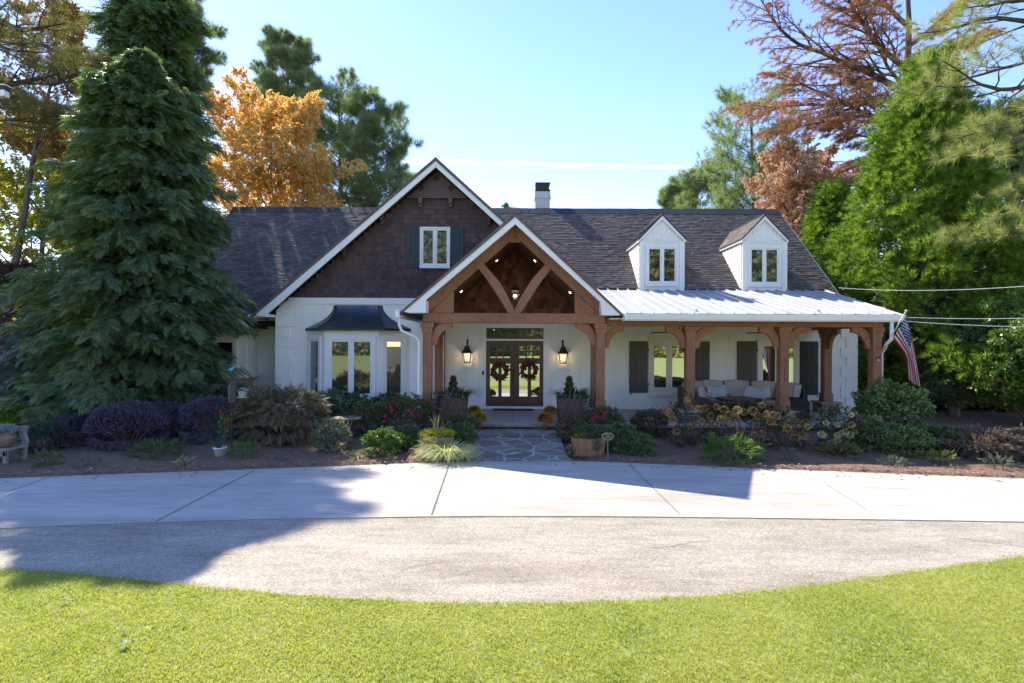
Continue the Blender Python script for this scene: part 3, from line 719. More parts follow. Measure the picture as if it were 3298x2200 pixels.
# ---- posts, piers, brackets
def post(x, y, ztop, zbot=.72, w=.115, pier=True):
    p = B(); p.box(x - w, x + w, y - w, y + w, zbot + .0, ztop)
    o = p.build('post', cedar_m, house, bev=.006)
    B().box(x - w - .03, x + w + .03, y - w - .03, y + w + .03, zbot, zbot + .26).build('plinth', cedar_m, o, bev=.012)
    c = B().box(x - w - .05, x + w + .05, y - w - .05, y + w + .05, ztop - .13, ztop - .001).box(x - w - .025, x + w + .025, y - w - .025, y + w + .025, ztop - .26, ztop - .13)
    c.build('capital', cedar_m, o, bev=.005)
    if pier:
        q = B().box(x - .27, x + .27, y - .27, y + .27, 0.0, zbot - .06).build('pier', stone_m, house, bev=.015)
        B().box(x - .32, x + .32, y - .32, y + .32, zbot - .06, zbot - .001).build('capstone', capst_m, q, bev=.012)
    return o
def bracket(x, y, ztop, dx, dy, r=.42, w=.05, th=.15):
    """quarter-arc knee brace from post side at (x,y) going out along (dx,dy)"""
    poly = []; K = 10
    for i in range(K + 1):
        a = PI / 2 * i / K; poly.append((r + .10 - (r) * math.cos(a), -(r + .10) + r * math.sin(a)))      # inner arc
    poly = [(0, -.60), (0, -.60)]
    inner = [(.13 + .40 * (1 - math.cos(PI / 2 * i / K)), -.58 + .44 * math.sin(PI / 2 * i / K)) for i in range(K + 1)]
    outerp = [(0 + .34 * (1 - math.cos(PI / 2 * i / K)) * 1.0, -.43 + .43 * math.sin(PI / 2 * i / K)) for i in range(K + 1)]
    pts = [(0, -.58)] + inner + [(.53, 0)] + outerp[::-1]
    vs = []
    px, py = -dy, dx
    for s in (-w, w):
        for u, z in pts: vs.append((x + dx * u + px * s, y + dy * u + py * s, ztop + z))
    n = len(pts)
    fs = [(i, i + 1, i + 1 + n, i + n) for i in range(n - 1)] + [(n - 1, 0, n, 2 * n - 1)]
    # side faces as strips between inner and outer lines
    ins = list(range(0, K + 3)); outs = list(range(n - 1, K + 2, -1))
    m = min(len(ins), len(outs))
    for base in (0, n):
        fs.append((ins[0] + base, ins[1] + base, outs[0] + base))
        for i in range(1, K + 1):
            fs.append((ins[i] + base, ins[i + 1] + base, outs[i] + base, outs[i - 1] + base))
        fs.append((ins[K + 1] + base, ins[K + 2] + base, outs[K] + base))
    return B().add(vs, fs).build('bracket', cedar_m, house)
fx = [(-2.235, 14.4), (2.36, 14.4), (D(1583, 800, 14.6)[0], 14.6), (D(1797, 800, 14.6)[0], 14.6), (9.70, 14.6)]
fx[0] = (D(982, 800, 14.4)[0], 14.4); fx[1] = (D(1377.5, 800, 14.4)[0], 14.4)
for i, (x, y) in enumerate(fx): post(x, y, 3.0 if i < 2 else 2.94)
post(D(1008, 800, 16.8)[0] , 16.8, 2.98); post(9.72, 16.9, 2.94); post(2.24, 14.95, 2.96, w=.10, pier=False)
e = .117
bracket(fx[0][0] + e, 14.4, 3.0, 1, 0); bracket(fx[1][0] - e, 14.4, 3.0, -1, 0); bracket(fx[1][0] + e, 14.55, 2.94, 1, 0)
for x, y in fx[2:4]: bracket(x + e, y, 2.94, 1, 0); bracket(x - e, y, 2.94, -1, 0)
bracket(fx[4][0] - e, 14.6, 2.94, -1, 0); bracket(9.72, 16.9 - e, 2.94, 0, -1); bracket(fx[4][0], 14.6 + e, 2.94, 0, 1)
bracket(fx[0][0], 14.4 + e, 2.98, 0, 1); bracket(D(1008, 800, 16.8)[0], 16.8 - e, 2.98, 0, -1)
# ---- downspouts
x = -2.60
b = B(); b.tube([(-2.93, 14.0, 3.12), (-2.93, 14.0, 2.92), (-2.88, 14.05, 2.78), (-2.55, 14.2, 2.62), (-2.47, 14.25, 2.5), (-2.47, 14.25, .9), (-2.52, 14.2, .78), (-2.75, 14.1, .70), (-2.85, 14.1, .55)], .04, 8)
b.build('downspout', gut_m, house, smooth=True)
b = B(); x = 9.9
p = D(2047, 740, 13.95)[0]
b.tube([(p, 13.95, 3.06), (p, 13.95, 2.62), (p - .06, 14.05, 2.5), (9.90, 14.5, 2.38), (9.88, 14.6, 2.25), (9.88, 14.6, .3)], .045, 8); b.build('downspout', gut_m, house, smooth=True)
# ---- porch floor, steps, stone skirt
def porch_floor():
    b = B().box(-2.65, 10.35, 14.14, YW, FZ - .09, FZ)
    f = b.build('porch_floor', floor_m, house, bev=.008)
    B().box(-2.65, -.98, 14.22, YW, 0, FZ - .092).box(1.08, 10.3, 14.22, YW, 0, FZ - .092).box(-.98, 1.08, 14.3, 15, 0, FZ - .092).build('stone_skirt', stone_m, house)
    c = B(); x = -2.66
    while x < 10.3:
        w = R.uniform(.5, .9); c.box(x + .004, min(x + w, 10.34) - .004, 14.09, 14.16, FZ - .075, FZ - .012 + R.uniform(-.003, .003)); x += w
    c.build('capstone', capst_m, house, bev=.01)
    s = B(); x = -1.0
    while x < 1.05:
        w = R.uniform(.45, .75); s.box(x + .004, min(x + w, 1.1) - .004, 13.74, 14.15, .175, .25 + R.uniform(-.004, .004)); x += w
    s.box(-.96, 1.06, 13.8, 14.15, 0, .174)
    s.build('step', capst_m, house, bev=.012)
    B().box(.0, .012, 14.17, YW, FZ, FZ + .003).box(4.7, 4.712, 14.17, YW, FZ, FZ + .003).build('joint', iron_m, f)
porch_floor()
# ---- front doors
def c1(cx, cy, d=YW): return XZ(1480 + cx / 3.92, 1030 + cy / 3.92, d)
x0 = c1(262, 0)[0]; x1 = c1(1145, 0)[0]; dl, dr = c1(338, 0)[0], c1(1060, 0)[0]; zt = c1(0, 100)[1]; ztr = c1(0, 236)[1]; zdt = c1(600, 266)[1]; zdb = FZ + .08
b = B(); b.box(x0, dl, YW - .04, YW + .01, FZ, zt + .13).box(dr, x1, YW - .04, YW + .01, FZ, zt + .13).box(dl, dr, YW - .04, YW + .01, zt, zt + .13)
b.box(x0 - .05, x1 + .05, YW - .07, YW - .041, ztr - .06, ztr - .005).box(dl, dr, YW - .055, YW + .01, zdt, ztr - .004)
b.box(x0 + .02, dl - .02, YW - .06, YW - .041, FZ, FZ + .28).box(dr + .02, x1 - .02, YW - .06, YW - .041, FZ, FZ + .28).box(dl - .02, dr + .02, YW - .09, YW - .0, FZ, FZ + .075)
b.box(x0 - .06, x0, YW - .02, YW + .01, FZ, ztr - .07).box(x1, x1 + .06, YW - .02, YW + .01, FZ, ztr - .07)
b.build('door_surround', trim_m, house, bev=.004)
tf = B(); y = YW
tf.box(dl, dr, y - .03, y + .005, zt - .035, zt - .001).box(dl, dr, y - .03, y + .005, ztr, ztr + .03)
for i in range(7):
    x = dl + (dr - dl) * i / 6; tf.box(max(dl, x - .016), min(dr, x + .016), y - .03, y + .005, ztr + .03, zt - .035)
tw = tf.build('transom', door_m, house)
B().box(dl + .01, dr - .01, y - .012, y - .004, ztr + .01, zt - .01).build('pane', glass_m, tw)
def door(cx0, cx1, ux0, ux1, hand):
    X = lambda c: c1(c, 0)[0]; Z = lambda c: c1(0, c)[1] + 0
    a, c = X(cx0), X(cx1); u0, u1 = X(ux0), X(ux1); y0, y1 = YW - .045, YW - .002
    zu1, zu0, zl1, zl0 = Z(312), Z(478), Z(552), Z(962)
    b = B(); b.box(a, u0, y0, y1, zdb, zdt - .003).box(u1, c, y0, y1, zdb, zdt - .003)
    b.box(u0, u1, y0, y1, zdb, zl0).box(u0, u1, y0, y1, zl1, zu0)
    # arched head over the upper lites
    K = 10; arch = [(u0, zdt - .003), (u0, zu1 - .05)] + [(u0 + (u1 - u0) * i / K, zu1 - .05 + .05 * math.sin(PI * i / K)) for i in range(1, K)] + [(u1, zu1 - .05), (u1, zdt - .003)]
    vs = []; 
    for i in range(K):
        xa_, xb2 = u0 + (u1 - u0) * i / K, u0 + (u1 - u0) * (i + 1) / K
        za_, zb2 = zu1 - .05 + .05 * math.sin(PI * i / K), zu1 - .05 + .05 * math.sin(PI * (i + 1) / K)
        b.prism([(xa_, za_), (xb2, zb2), (xb2, zdt - .003), (xa_, zdt - .003)], y0, y1)
    b.box(u0 - .03, u1 + .03, y0 - .02, y0 - .001, Z(510), Z(495))
    mw = (u1 - u0) * .07
    for k in (1, 2):
        x = u0 + (u1 - u0) * k / 3; b.box(x - mw / 2, x + mw / 2, y0 + .004, y1, zu0, zu1 - .005)
    zm = (zu0 + zu1) / 2 - .005; b.box(u0, u1, y0 + .006, y1, zm - mw / 2, zm + mw / 2)
    x = (u0 + u1) / 2; b.box(x - .055, x + .055, y0 + .003, y1, zl0, zl1)
    o = b.build('door', door_m, house, bev=.004)
    B().box(u0, u1, YW - .025, YW - .012, zu0 - .01, zu1 + .01).build('pane', glassd_m, o)
    B().box(u0, u1, YW - .025, YW - .012, zl0 - .01, zl1 + .01).build('pane', glassd_m, o)
    return o
dL = door(338, 697, 388, 640, 1); dR = door(700, 1060, 757, 1012, -1)
B().box(c1(690, 0)[0], c1(707, 0)[0], YW - .07, YW - .046, zdb, zdt).build('astragal', door_m, dL)
hx = c1(674, 0)[0]
b = B().box(hx - .035, hx + .035, YW - .06, YW - .046, c1(0, 678)[1], c1(0, 625)[1]).box(hx - .025, hx + .025, YW - .06, YW - .046, c1(0, 805)[1], c1(0, 695)[1])
b.tube([(hx, YW - .06, c1(0, 715)[1]), (hx, YW - .12, c1(0, 725)[1]), (hx, YW - .12, c1(0, 785)[1]), (hx, YW - .06, c1(0, 795)[1])], .012, 8)
b.lathe([(.0, -.02), (.03, -.02), (.035, 0), (.02, .02)], (hx, YW - .07, c1(0, 650)[1]), 12); b.build('handle', iron_m, dL)
xb_, zb_ = c1(298, 670); bell = B().box(xb_ - .03, xb_ + .03, YW - .065, YW - .041, zb_ - .065, zb_ + .065).build('doorbell', iron_m, house, bev=.006)
B().lathe([(0, 0), (.012, 0), (.012, .002)], (xb_, YW - .068, zb_ - .03), 10).build('button', M_noise('grey_button', (.2, .2, .2), (.25, .25, .25)), bell)
# ---- porch windows with arches and shutters
def porch_window(a, c, s0, s1, t0, t1, dogl, dogr, darkr=False, yb=1265):
    X = lambda s: XZ(s, 1100, YW)[0]
    z1 = XZ((a + c) / 2, 1097, YW)[1]; z0 = XZ((a + c) / 2, 1268, YW)[1]
    x0, x1 = X(a), X(c)
    w = window(house, (x0, YW, z0), (1, 0, 0), (0, -1, 0), x1 - x0, z1 - z0, 2, .11, .075, mat=cream_m, gm=glassd_m, mull=.05)
    xm = (x0 + x1) / 2; rw = (x1 - x0) / 2 + .03; K = 16; h = .43
    b = B()
    for i in range(K):
        a0, a1 = PI * i / K, PI * (i + 1) / K
        b.prism([(xm - rw * math.cos(a0), z1 + h * math.sin(a0)), (xm - rw * math.cos(a1), z1 + h * math.sin(a1)), (xm - (rw - .09) * math.cos(a1), z1 + (h - .09) * math.sin(a1)), (xm - (rw - .09) * math.cos(a0), z1 + (h - .09) * math.sin(a0))], YW - .035, YW)
    b.prism([(xm - (rw - .095) * math.cos(PI * i / K), z1 + .004 + (h - .095) * math.sin(PI * i / K)) for i in range(K + 1)], YW - .015, YW + .002)
    b.build('arch', cream_m, w)
    B().box(x0 - .04, x1 + .04, YW - .09, YW, z0 - .08, z0 - .031).build('sill', cream_m, w)
    zt_ = z1 - .02; zb2 = XZ(s0, yb, YW)[1]
    shutter(house, X(s0), X(s1), zb2, zt_, YW - .003, shut_m, 3, (.07, .5, .9), dogl)
    shutter(house, X(t0), X(t1), zb2, zt_, YW - .003, shutd_m if darkr else shut_m, 3, (.07, .5, .9), dogr)
    for x in (x0 - .01, x1 + .01):
        for z in (z0 + .3, z1 - .3): B().box(x - .02, x + .02, YW - .075, YW - .051, z - .03, z + .03).build('hinge', iron_m, w)
porch_window(2088, 2222, 2026, 2086, 2224, 2285, -1, None)
porch_window(2438, 2573, 2373, 2436, 2575, 2634, None, 1, True, 1271)
b = B(); b.box(3.87, 3.878, YW - .006, YW - .001, FZ, 1.1).box(-2.1, 11.0, YW - .03, YW - .001, FZ, FZ + .05)
b.build('skirting', wall_m, house)
# ================================================================== things on and around the porch
def lantern(label, x, y, z, s=1.0, hang=None, wall=None):
    """z is the foot of the glass body"""
    t = thing('wall_lantern' if wall else 'pendant_lantern', label, 'lantern', (x, y, z), 'lanterns beside the front doors' if wall else None)
    def fr(z0, z1, w0, w1, name, mat):
        return B().prismz([(x - w0, y - w0), (x + w0, y - w0), (x + w0, y + w0), (x - w0, y + w0)], z + z0, z + z1, [(x - w1, y - w1), (x + w1, y - w1), (x + w1, y + w1), (x - w1, y + w1)]).build(name, mat, t)
    b = B(); w0, w1 = .085 * s, .135 * s
    for sx in (-1, 1):
        for sy in (-1, 1): b.tube([(x + sx * w0, y + sy * w0, z), (x + sx * w1, y + sy * w1, z + .30 * s)], .009, 6)
    b.box(x - w0 - .01, x + w0 + .01, y - w0 - .01, y + w0 + .01, z - .02, z)
    b.build('frame', iron_m, t)
    fr(.0, .30 * s, w0 - .004, w1 - .004, 'glass', lglass_m)
    b = B(); rf = [(.165, .295), (.15, .33), (.10, .40), (.075, .47), (.068, .52), (.055, .53)]
    vs = []; 
    for r_, h in rf:
        r_ *= s; h *= s; vs += [(x - r_, y - r_, z + h), (x + r_, y - r_, z + h), (x + r_, y + r_, z + h), (x - r_, y + r_, z + h)]
    b.add(vs, [(i * 4 + k, i * 4 + (k + 1) % 4, i * 4 + 4 + (k + 1) % 4, i * 4 + 4 + k) for i in range(5) for k in range(4)] + [(20, 21, 22, 23), (0, 3, 2, 1)])
    b.build('cap', iron_m, t)
    b = B(); bb = B()
    for a in range(3):
        cx, cy = x + .032 * math.cos(a * 2.1 + .5), y + .032 * math.sin(a * 2.1 + .5)
        b.tube([(cx, cy, z), (cx, cy, z + .11 * s)], .009, 6); bb.lathe([(.004, 0), (.011, .015), (.008, .04), (.001, .06)], (cx, cy, z + .11 * s), 8)
    b.build('candle', cream_m, t); bb.build('bulb', bulb_m, t, smooth=True)
    if hang:
        B().tube([(x, y, z + .53 * s), (x, y, hang)], .009, 6).tube([(x, y, hang - .03), (x, y, hang)], .06, 12).build('stem', iron_m, t)
    else:
        B().tube([(x, y, z + .53 * s), (x, y, z + .60 * s), (x, wall - .04, z + .64 * s), (x, wall, z + .64 * s)], .013, 6).box(x - .03, x + .03, wall - .02, wall - .002, z + .55 * s, z + .74 * s).build('wall_arm', iron_m, t)
    l = bpy.data.lights.new('lantern_light', 'POINT'); l.energy = .6; l.color = (1, .66, .34); l.shadow_soft_size = .03
    lo = bpy.data.objects.new('lantern_light', l); COL.objects.link(lo); lo.parent = t; lo.location = (0, 0, .17 * s)
x, z = c1(94, 537, YW - .18); lantern('black wall lantern with lit candles left of the front doors', x, YW - .18, z, wall=YW)
x, z = c1(1307, 545, YW - .18); lantern('black wall lantern with lit candles right of the front doors', x, YW - .18, z, wall=YW)
x, z = c3(1127, 992, 15.9); lantern('black pendant lantern hanging on a long stem in the entry gable', x, 15.9, z, .9, hang=za - .01)
# wreaths
wreath_m = M_island('dried_wreath', [(.10, .022, .012), (.20, .05, .022), (.13, .03, .016), (.25, .075, .03)], .7, 5, .3, 0)
for cx, cy, lab, cf in ((512, 650, 'rust red leaf wreath on the left front door', 0), (880, 640, 'rust red leaf wreath on the right front door', 1)):
    x, z = c1(cx, cy, YW - .1); r_ = .205
    t = thing('door_wreath', lab, 'wreath', (x, YW - .09, z), 'rust red wreaths on the front doors')
    a = np.arange(260) * 2 * PI / 260 * 7 + cf; rr = r_ + N.normal(size=260) * .035
    P = np.stack([x + rr * np.cos(a), YW - .085 + N.normal(size=260) * .018, z + rr * np.sin(a)], 1)
    tg = np.stack([-np.sin(a) * 1.0 + np.cos(a) * .8 * N.choice([-.5, 1], 260), N.normal(size=260) * .35 - .2, np.cos(a) + np.sin(a) * .8 * N.choice([-.5, 1], 260)], 1)
    np_obj('leaves', *scatter(T_leaf(.2), P, tg, N.uniform(.10, .17, 260), up=[0, -1, 0], jit=.5), wreath_m, t)
    B().tube([(x + r_ * math.cos(i * PI / 16), YW - .08, z + r_ * math.sin(i * PI / 16)) for i in range(33)], .018, 6, False).build('hoop', wreath_m, t)
# doormat
mat_m = M_noise('coir', (.05, .03, .018), (.09, .055, .032), 8, .95, .6, 120)
tag(B().box(-.63, .63, 16.87, 17.33, FZ + .001, FZ + .022).build('doormat', mat_m, bev=.008), 'dark brown doormat in front of the double doors', 'doormat')
rug_m = M_noise('jute', (.30, .18, .07), (.42, .27, .12), 6, .95, .5, 100, (1, 6, 1))
tag(B().box(4.35, 8.75, 14.98, 16.95, FZ + .001, FZ + .012).build('porch_rug', rug_m), 'tan jute rug on the porch under the wicker sectional', 'rug')
# ---- curved wicker sectional sofa
wick_m = M_noise('dark_wicker', (.010, .009, .008), (.032, .028, .024), 40, .6, .8, 90, (1, 1, 3))
cush_m = M_noise('tan_cushion', (.42, .36, .28), (.50, .44, .35), 3, .9, .25, 60)
pill_m = M_noise('striped_pillow', (.45, .43, .40), (.62, .60, .57), 1, .9, .2, 60, (2, 2, 26))
cx, cy = 6.55, 15.45
sofa = thing('wicker_sofa', 'curved dark wicker sectional sofa with tan cushions against the porch wall', 'sofa', (cx, cy, FZ))
def arcsec(b, a0, a1, r0, r1, z0, z1, K=8, bulge=0):
    for i in range(K):
        p, q = a0 + (a1 - a0) * i / K, a0 + (a1 - a0) * (i + 1) / K
        b.prismz([(cx + r * math.cos(a), cy + r * math.sin(a)) for r, a in ((r0, p), (r1, p), (r1, q), (r0, q))], z0, z1)
def pad(name, a0, a1, r0, r1, z0, z1, mat, puff=.03, lean=0):
    """cushion: rounded block bent round the arc"""
    nu, nv, nw = 8, 6, 5; bm = []; V = []; F = []
    import itertools
    def P(u, v, w):
        e = (1 - abs(u) ** 4) * (1 - abs(v) ** 4)
        a = (a0 + a1) / 2 + (a1 - a0) / 2 * u * (1 - .03 * w * w); rr = (r0 + r1) / 2 + (r1 - r0) / 2 * v * (1 - .08 * w * w) + lean * w
        z = (z0 + z1) / 2 + (z1 - z0) / 2 * w * (1 - .12 * (1 - e)) + 0
        if lean: rr += puff * (-1 if v < 0 else 1) * (1 - u * u) * (1 - w * w) * .8; z += .015 * (1 - abs(u)) * w
        else: z += puff * w * (1 - u * u) * (1 - v * v)
        return (cx + rr * math.cos(a), cy + rr * math.sin(a), z)
    b = B()
    for ax, s in itertools.product(range(3), (-1, 1)):
        n = 8; g = []
        for i in range(n + 1):
            for j in range(n + 1):
                p, q = -1 + 2 * i / n, -1 + 2 * j / n
                u, v, w = [(s, p, q), (p, s, q), (p, q, s)][ax]; g.append(P(u, v, w))
        fs = [(i * (n + 1) + j, (i + 1) * (n + 1) + j, (i + 1) * (n + 1) + j + 1, i * (n + 1) + j + 1) for i in range(n) for j in range(n)]
        b.add(g, fs)
    o = b.build(name, mat, sofa, smooth=True)
    md = o.modifiers.new('weld', 'WELD'); md.merge_threshold = .002
    md = o.modifiers.new('sub', 'SUBSURF'); md.levels = md.render_levels = 1
    return o
b = B(); arcsec(b, -.02, PI + .02, .98, 1.78, FZ + .06, FZ + .30, 24); arcsec(b, -.02, PI + .02, 1.66, 1.80, FZ + .30, FZ + .86, 24)
b.build('frame', wick_m, sofa)
for s in (-1, 1):
    b = B(); K = 10; xs = cx + s * 1.37
    b.prism([(xs - .43, FZ + .03), (xs + .43, FZ + .03), (xs + .43, FZ + .45)] + [(xs + .43 * math.cos(PI * i / K), FZ + .45 + .16 * math.sin(PI * i / K)) for i in range(1, K)] + [(xs - .43, FZ + .45)], cy - .16, cy + .02)
    b.build('arm', wick_m, sofa, bev=.03)
for k in range(6):
    a0 = PI * k / 6 + .015; a1 = PI * (k + 1) / 6 - .015
    pad('seat_cushion', a0, a1, .96, 1.62, FZ + .30, FZ + .46, cush_m)
    pad('back_cushion', a0, a1, 1.42, 1.64, FZ + .47, FZ + .98, cush_m, .05, .05)
for k, (a, sz) in enumerate(((2.75, 1), (2.45, -1), (1.95, 1), (1.75, -1), (.95, 1), (.72, -1))):
    px, py = cx + 1.2 * math.cos(a), cy + 1.2 * math.sin(a)
    b = B(); n = 8
    for s in (-1, 1):
        g = [(-.24 + .48 * i / n, s * .075 * ((1 - (2 * i / n - 1) ** 2) * (1 - (2 * j / n - 1) ** 2)) ** .6, -.17 + .34 * j / n) for i in range(n + 1) for j in range(n + 1)]
        b.add(g, [(i * (n + 1) + j, (i + 1) * (n + 1) + j, (i + 1) * (n + 1) + j + 1, i * (n + 1) + j + 1) for i in range(n) for j in range(n)])
    o = b.build('throw_pillow', pill_m, smooth=True); md = o.modifiers.new('w', 'WELD'); md.merge_threshold = .002
    o.rotation_euler = (-.35, .25 * sz, a - PI / 2); o.location = (px, py, FZ + .64)
    tag(o, ['striped pale pillow at the left end of the sofa', 'striped pale pillow second from the left end of the sofa', 'striped pale pillow left of the sofa middle', 'striped pale pillow behind the table at the sofa middle', 'striped pale pillow right of the round table', 'striped pale pillow nearest the right end of the sofa'][k], 'pillow', 'striped pillows on the sofa')
# round table
tx, tz = XZ(2376, 1277, 15.55); tb_ = thing('coffee_table', 'round dark table with brown planked top in front of the sofa', 'table', (tx, 15.5, FZ))
ty = 15.5
B().lathe([(.55, .50), (.62, .505), (.63, .53), (.62, .555), (.55, .56)], (tx, ty, FZ), 32).build('rim', wick_m, tb_, smooth=True)
B().lathe([(.54, .54), (.54, .566)], (tx, ty, FZ), 32).build('tabletop', M_noise('table_wood', (.12, .06, .035), (.2, .11, .065), 3, .55, .3, 30, (.4, 8, 1)), tb_)
B().lathe([(.36, 0), (.38, .02), (.34, .30), (.36, .32)], (tx, ty, FZ), 24).build('base', wick_m, tb_, smooth=True)
for a in range(4): B().tube([(tx + .3 * math.cos(a * PI / 2 + .6), ty + .3 * math.sin(a * PI / 2 + .6), FZ + .3), (tx + .42 * math.cos(a * PI / 2 + .6), ty + .42 * math.sin(a * PI / 2 + .6), FZ + .51)], .018, 8).build('leg', iron_m, tb_)
# ---- ceiling fans
for sx, sy, lab in ((2189, 1066, 'black ceiling fan over the left end of the sofa'), (2500, 1072, 'black ceiling fan over the right end of the sofa')):
    x, z = XZ(sx, sy, 15.9); z = 2.80
    t = thing('ceiling_fan', lab, 'fan', (x, 15.9, z), 'ceiling fans under the porch roof')
    B().lathe([(.02, .40), (.06, .39), (.02, .34), (.02, .1), (.11, .08), (.12, 0), (.09, -.04), (.03, -.06)], (x, 15.9, z), 20).build('motor', iron_m, t, smooth=True)
    for k in range(5):
        a = k * 2 * PI / 5 + (.25 if sx < 2300 else .05); u = Vector((math.cos(a), math.sin(a), -.02)); v = Vector((-math.sin(a), math.cos(a), .15))
        c = Vector((x, 15.9, z + .02))
        q = [c + u * .1 - v * .03, c + u * .1 + v * .03, c + u * .3 + v * .06, c + u * .8 + v * .075, c + u * .82, c + u * .8 - v * .06, c + u * .3 - v * .05]
        nq = len(q); h = Vector((0, 0, .012))
        B().add([p for p in q] + [p + h for p in q], [tuple(range(nq)), tuple(range(2 * nq - 1, nq - 1, -1))] + [(i, (i + 1) % nq, (i + 1) % nq + nq, i + nq) for i in range(nq)]).build('blade', iron_m, t)
# ---- flag on its pole
FL = thing('flag', 'stars and stripes flag hanging from a slanted white pole at the right porch corner', 'flag', (9.64, 14.48, 2.0))
def c5(x, y, d): return XZ(2480 + x / 3.485, 950 + y / 3.485, d)
p0 = Vector((c5(1218, 712, 14.45)[0], 14.45, c5(1218, 712, 14.45)[1])); tp = c5(1528, 178, 13.35); p1 = Vector((tp[0], 13.35, tp[1]))
pole_m = M_noise('white_pole', (.55, .55, .54), (.65, .65, .64), 3, .35)
pb = B().tube([p0, p1], .014, 10).lathe([(0, -.03), (.022, -.02), (.028, 0), (.02, .02), (0, .03)], p1[:], 12); pb.build('pole', pole_m, FL, smooth=True)
B().tube([(p0.x, 14.487, p0.z), p0, p0 + (p1 - p0) * .06], .026, 10).box(p0.x - .035, p0.x + .035, 14.46, 14.486, p0.z - .07, p0.z + .07).build('bracket', M_noise('grey_metal', (.25, .25, .25), (.35, .35, .35), 3, .4, metal=.8), FL)
def cur(pts, t):
    n = len(pts) - 1; k = min(n - 1, int(t * n)); f = t * n - k; f = f * f * (3 - 2 * f) * .3 + f * .7
    return tuple(a + (c - a) * f for a, c in zip(pts[k], pts[k + 1]))
NU, NV = 150, 78; V = []; Mi = []
top = [(1530, 222), (1562, 330), (1590, 430), (1612, 560), (1640, 700), (1668, 860), (1690, 1030)]
bot = [(1380, 490), (1450, 575), (1520, 670), (1545, 740), (1550, 810), (1555, 880), (1560, 955)]
for j in range(NV + 1):
    s = j / NV
    for i in range(NU + 1):
        t = i / NU; a = cur(top, t); c = cur(bot, t); k = s + .05 * math.sin(s * 2 * PI * 2 + t * 3) * t
        q = (a[0] + (c[0] - a[0]) * k, a[1] + (c[1] - a[1]) * k)
        d = 13.40 + .55 * s * (1 - t * .55) + .10 * t + (.07 * math.sin(s * 11 + t * 5) + .03 * math.sin(s * 23 - t * 4)) * min(1, t * 2.5 + .1)
        x, z = c5(q[0], q[1] + 12 * math.sin(s * PI) * t, d); V.append((x, d, z))
F_ = []; stars = []
for r in range(9):
    for cc in range(6 if r % 2 == 0 else 5): stars.append(((cc * 2 + (1 if r % 2 == 0 else 2)) / 12, (r + 1) / 10))
for j in range(NV):
    for i in range(NU):
        a = j * (NU + 1) + i; F_.append((a, a + 1, a + NU + 2, a + NU + 1)); t = (i + .5) / NU; s = (j + .5) / NV
        if t < .4 and s < 7 / 13:
            m = 1
            for (u, v) in stars:
                if ((u - t / .4) * .76) ** 2 + ((v - s / (7 / 13)) * .54) ** 2 < .022 ** 2: m = 2
        else: m = 0 if int(s * 13) % 2 == 0 else 2
        Mi.append(m)
fm = [M_leaf('flag_red', [(.42, .012, .03), (.5, .02, .04)], .25, .7, .1, tint=(1, 1, 1)), M_leaf('flag_blue', [(.02, .045, .14), (.03, .06, .17)], .2, .7, .1, tint=(1, 1, 1)), M_leaf('flag_white', [(.72, .72, .72), (.78, .78, .78)], .25, .7, .1, tint=(1, 1, 1))]
b = B(); b.v = V; b.f = F_; b.mi = Mi; b.build('cloth', fm, FL, smooth=True)
# ---- tall planters by the steps
oldw_m = M_noise('weathered_planter', (0.053, 0.030, 0.024), (0.195, 0.112, 0.083), 3, .8, .5, 22, (5, 5, .35), (8, .3))
soil_m = M_noise('soil', (.03, .02, .015), (.06, .04, .03), 10, .95, .5, 60)
grn = [(.02, .05, .012), (.05, .11, .02), (.09, .17, .03)]
grass_g = M_leaf('arching_grass', grn, .3, .5)
def blades(n, c, rx, L, lean=.9, seed=0, up=.9, w=.02, bend=1.0):
    a = N.uniform(0, 2 * PI, n); r = np.sqrt(N.uniform(0, 1, n)) * rx
    P = np.stack([c[0] + r * np.cos(a), c[1] + r * np.sin(a), np.full(n, c[2])], 1)
    Dd = np.stack([np.cos(a) * lean * N.uniform(.2, 1, n), np.sin(a) * lean * N.uniform(.2, 1, n), np.full(n, up)], 1)
    V, F = T_blade(5, w, bend)
    # blade bends toward -Z_local ; make local Z point up so it arches over
    return scatter((V, F), P, Dd, L * N.uniform(.6, 1.1, n), up=None, jit=.12)
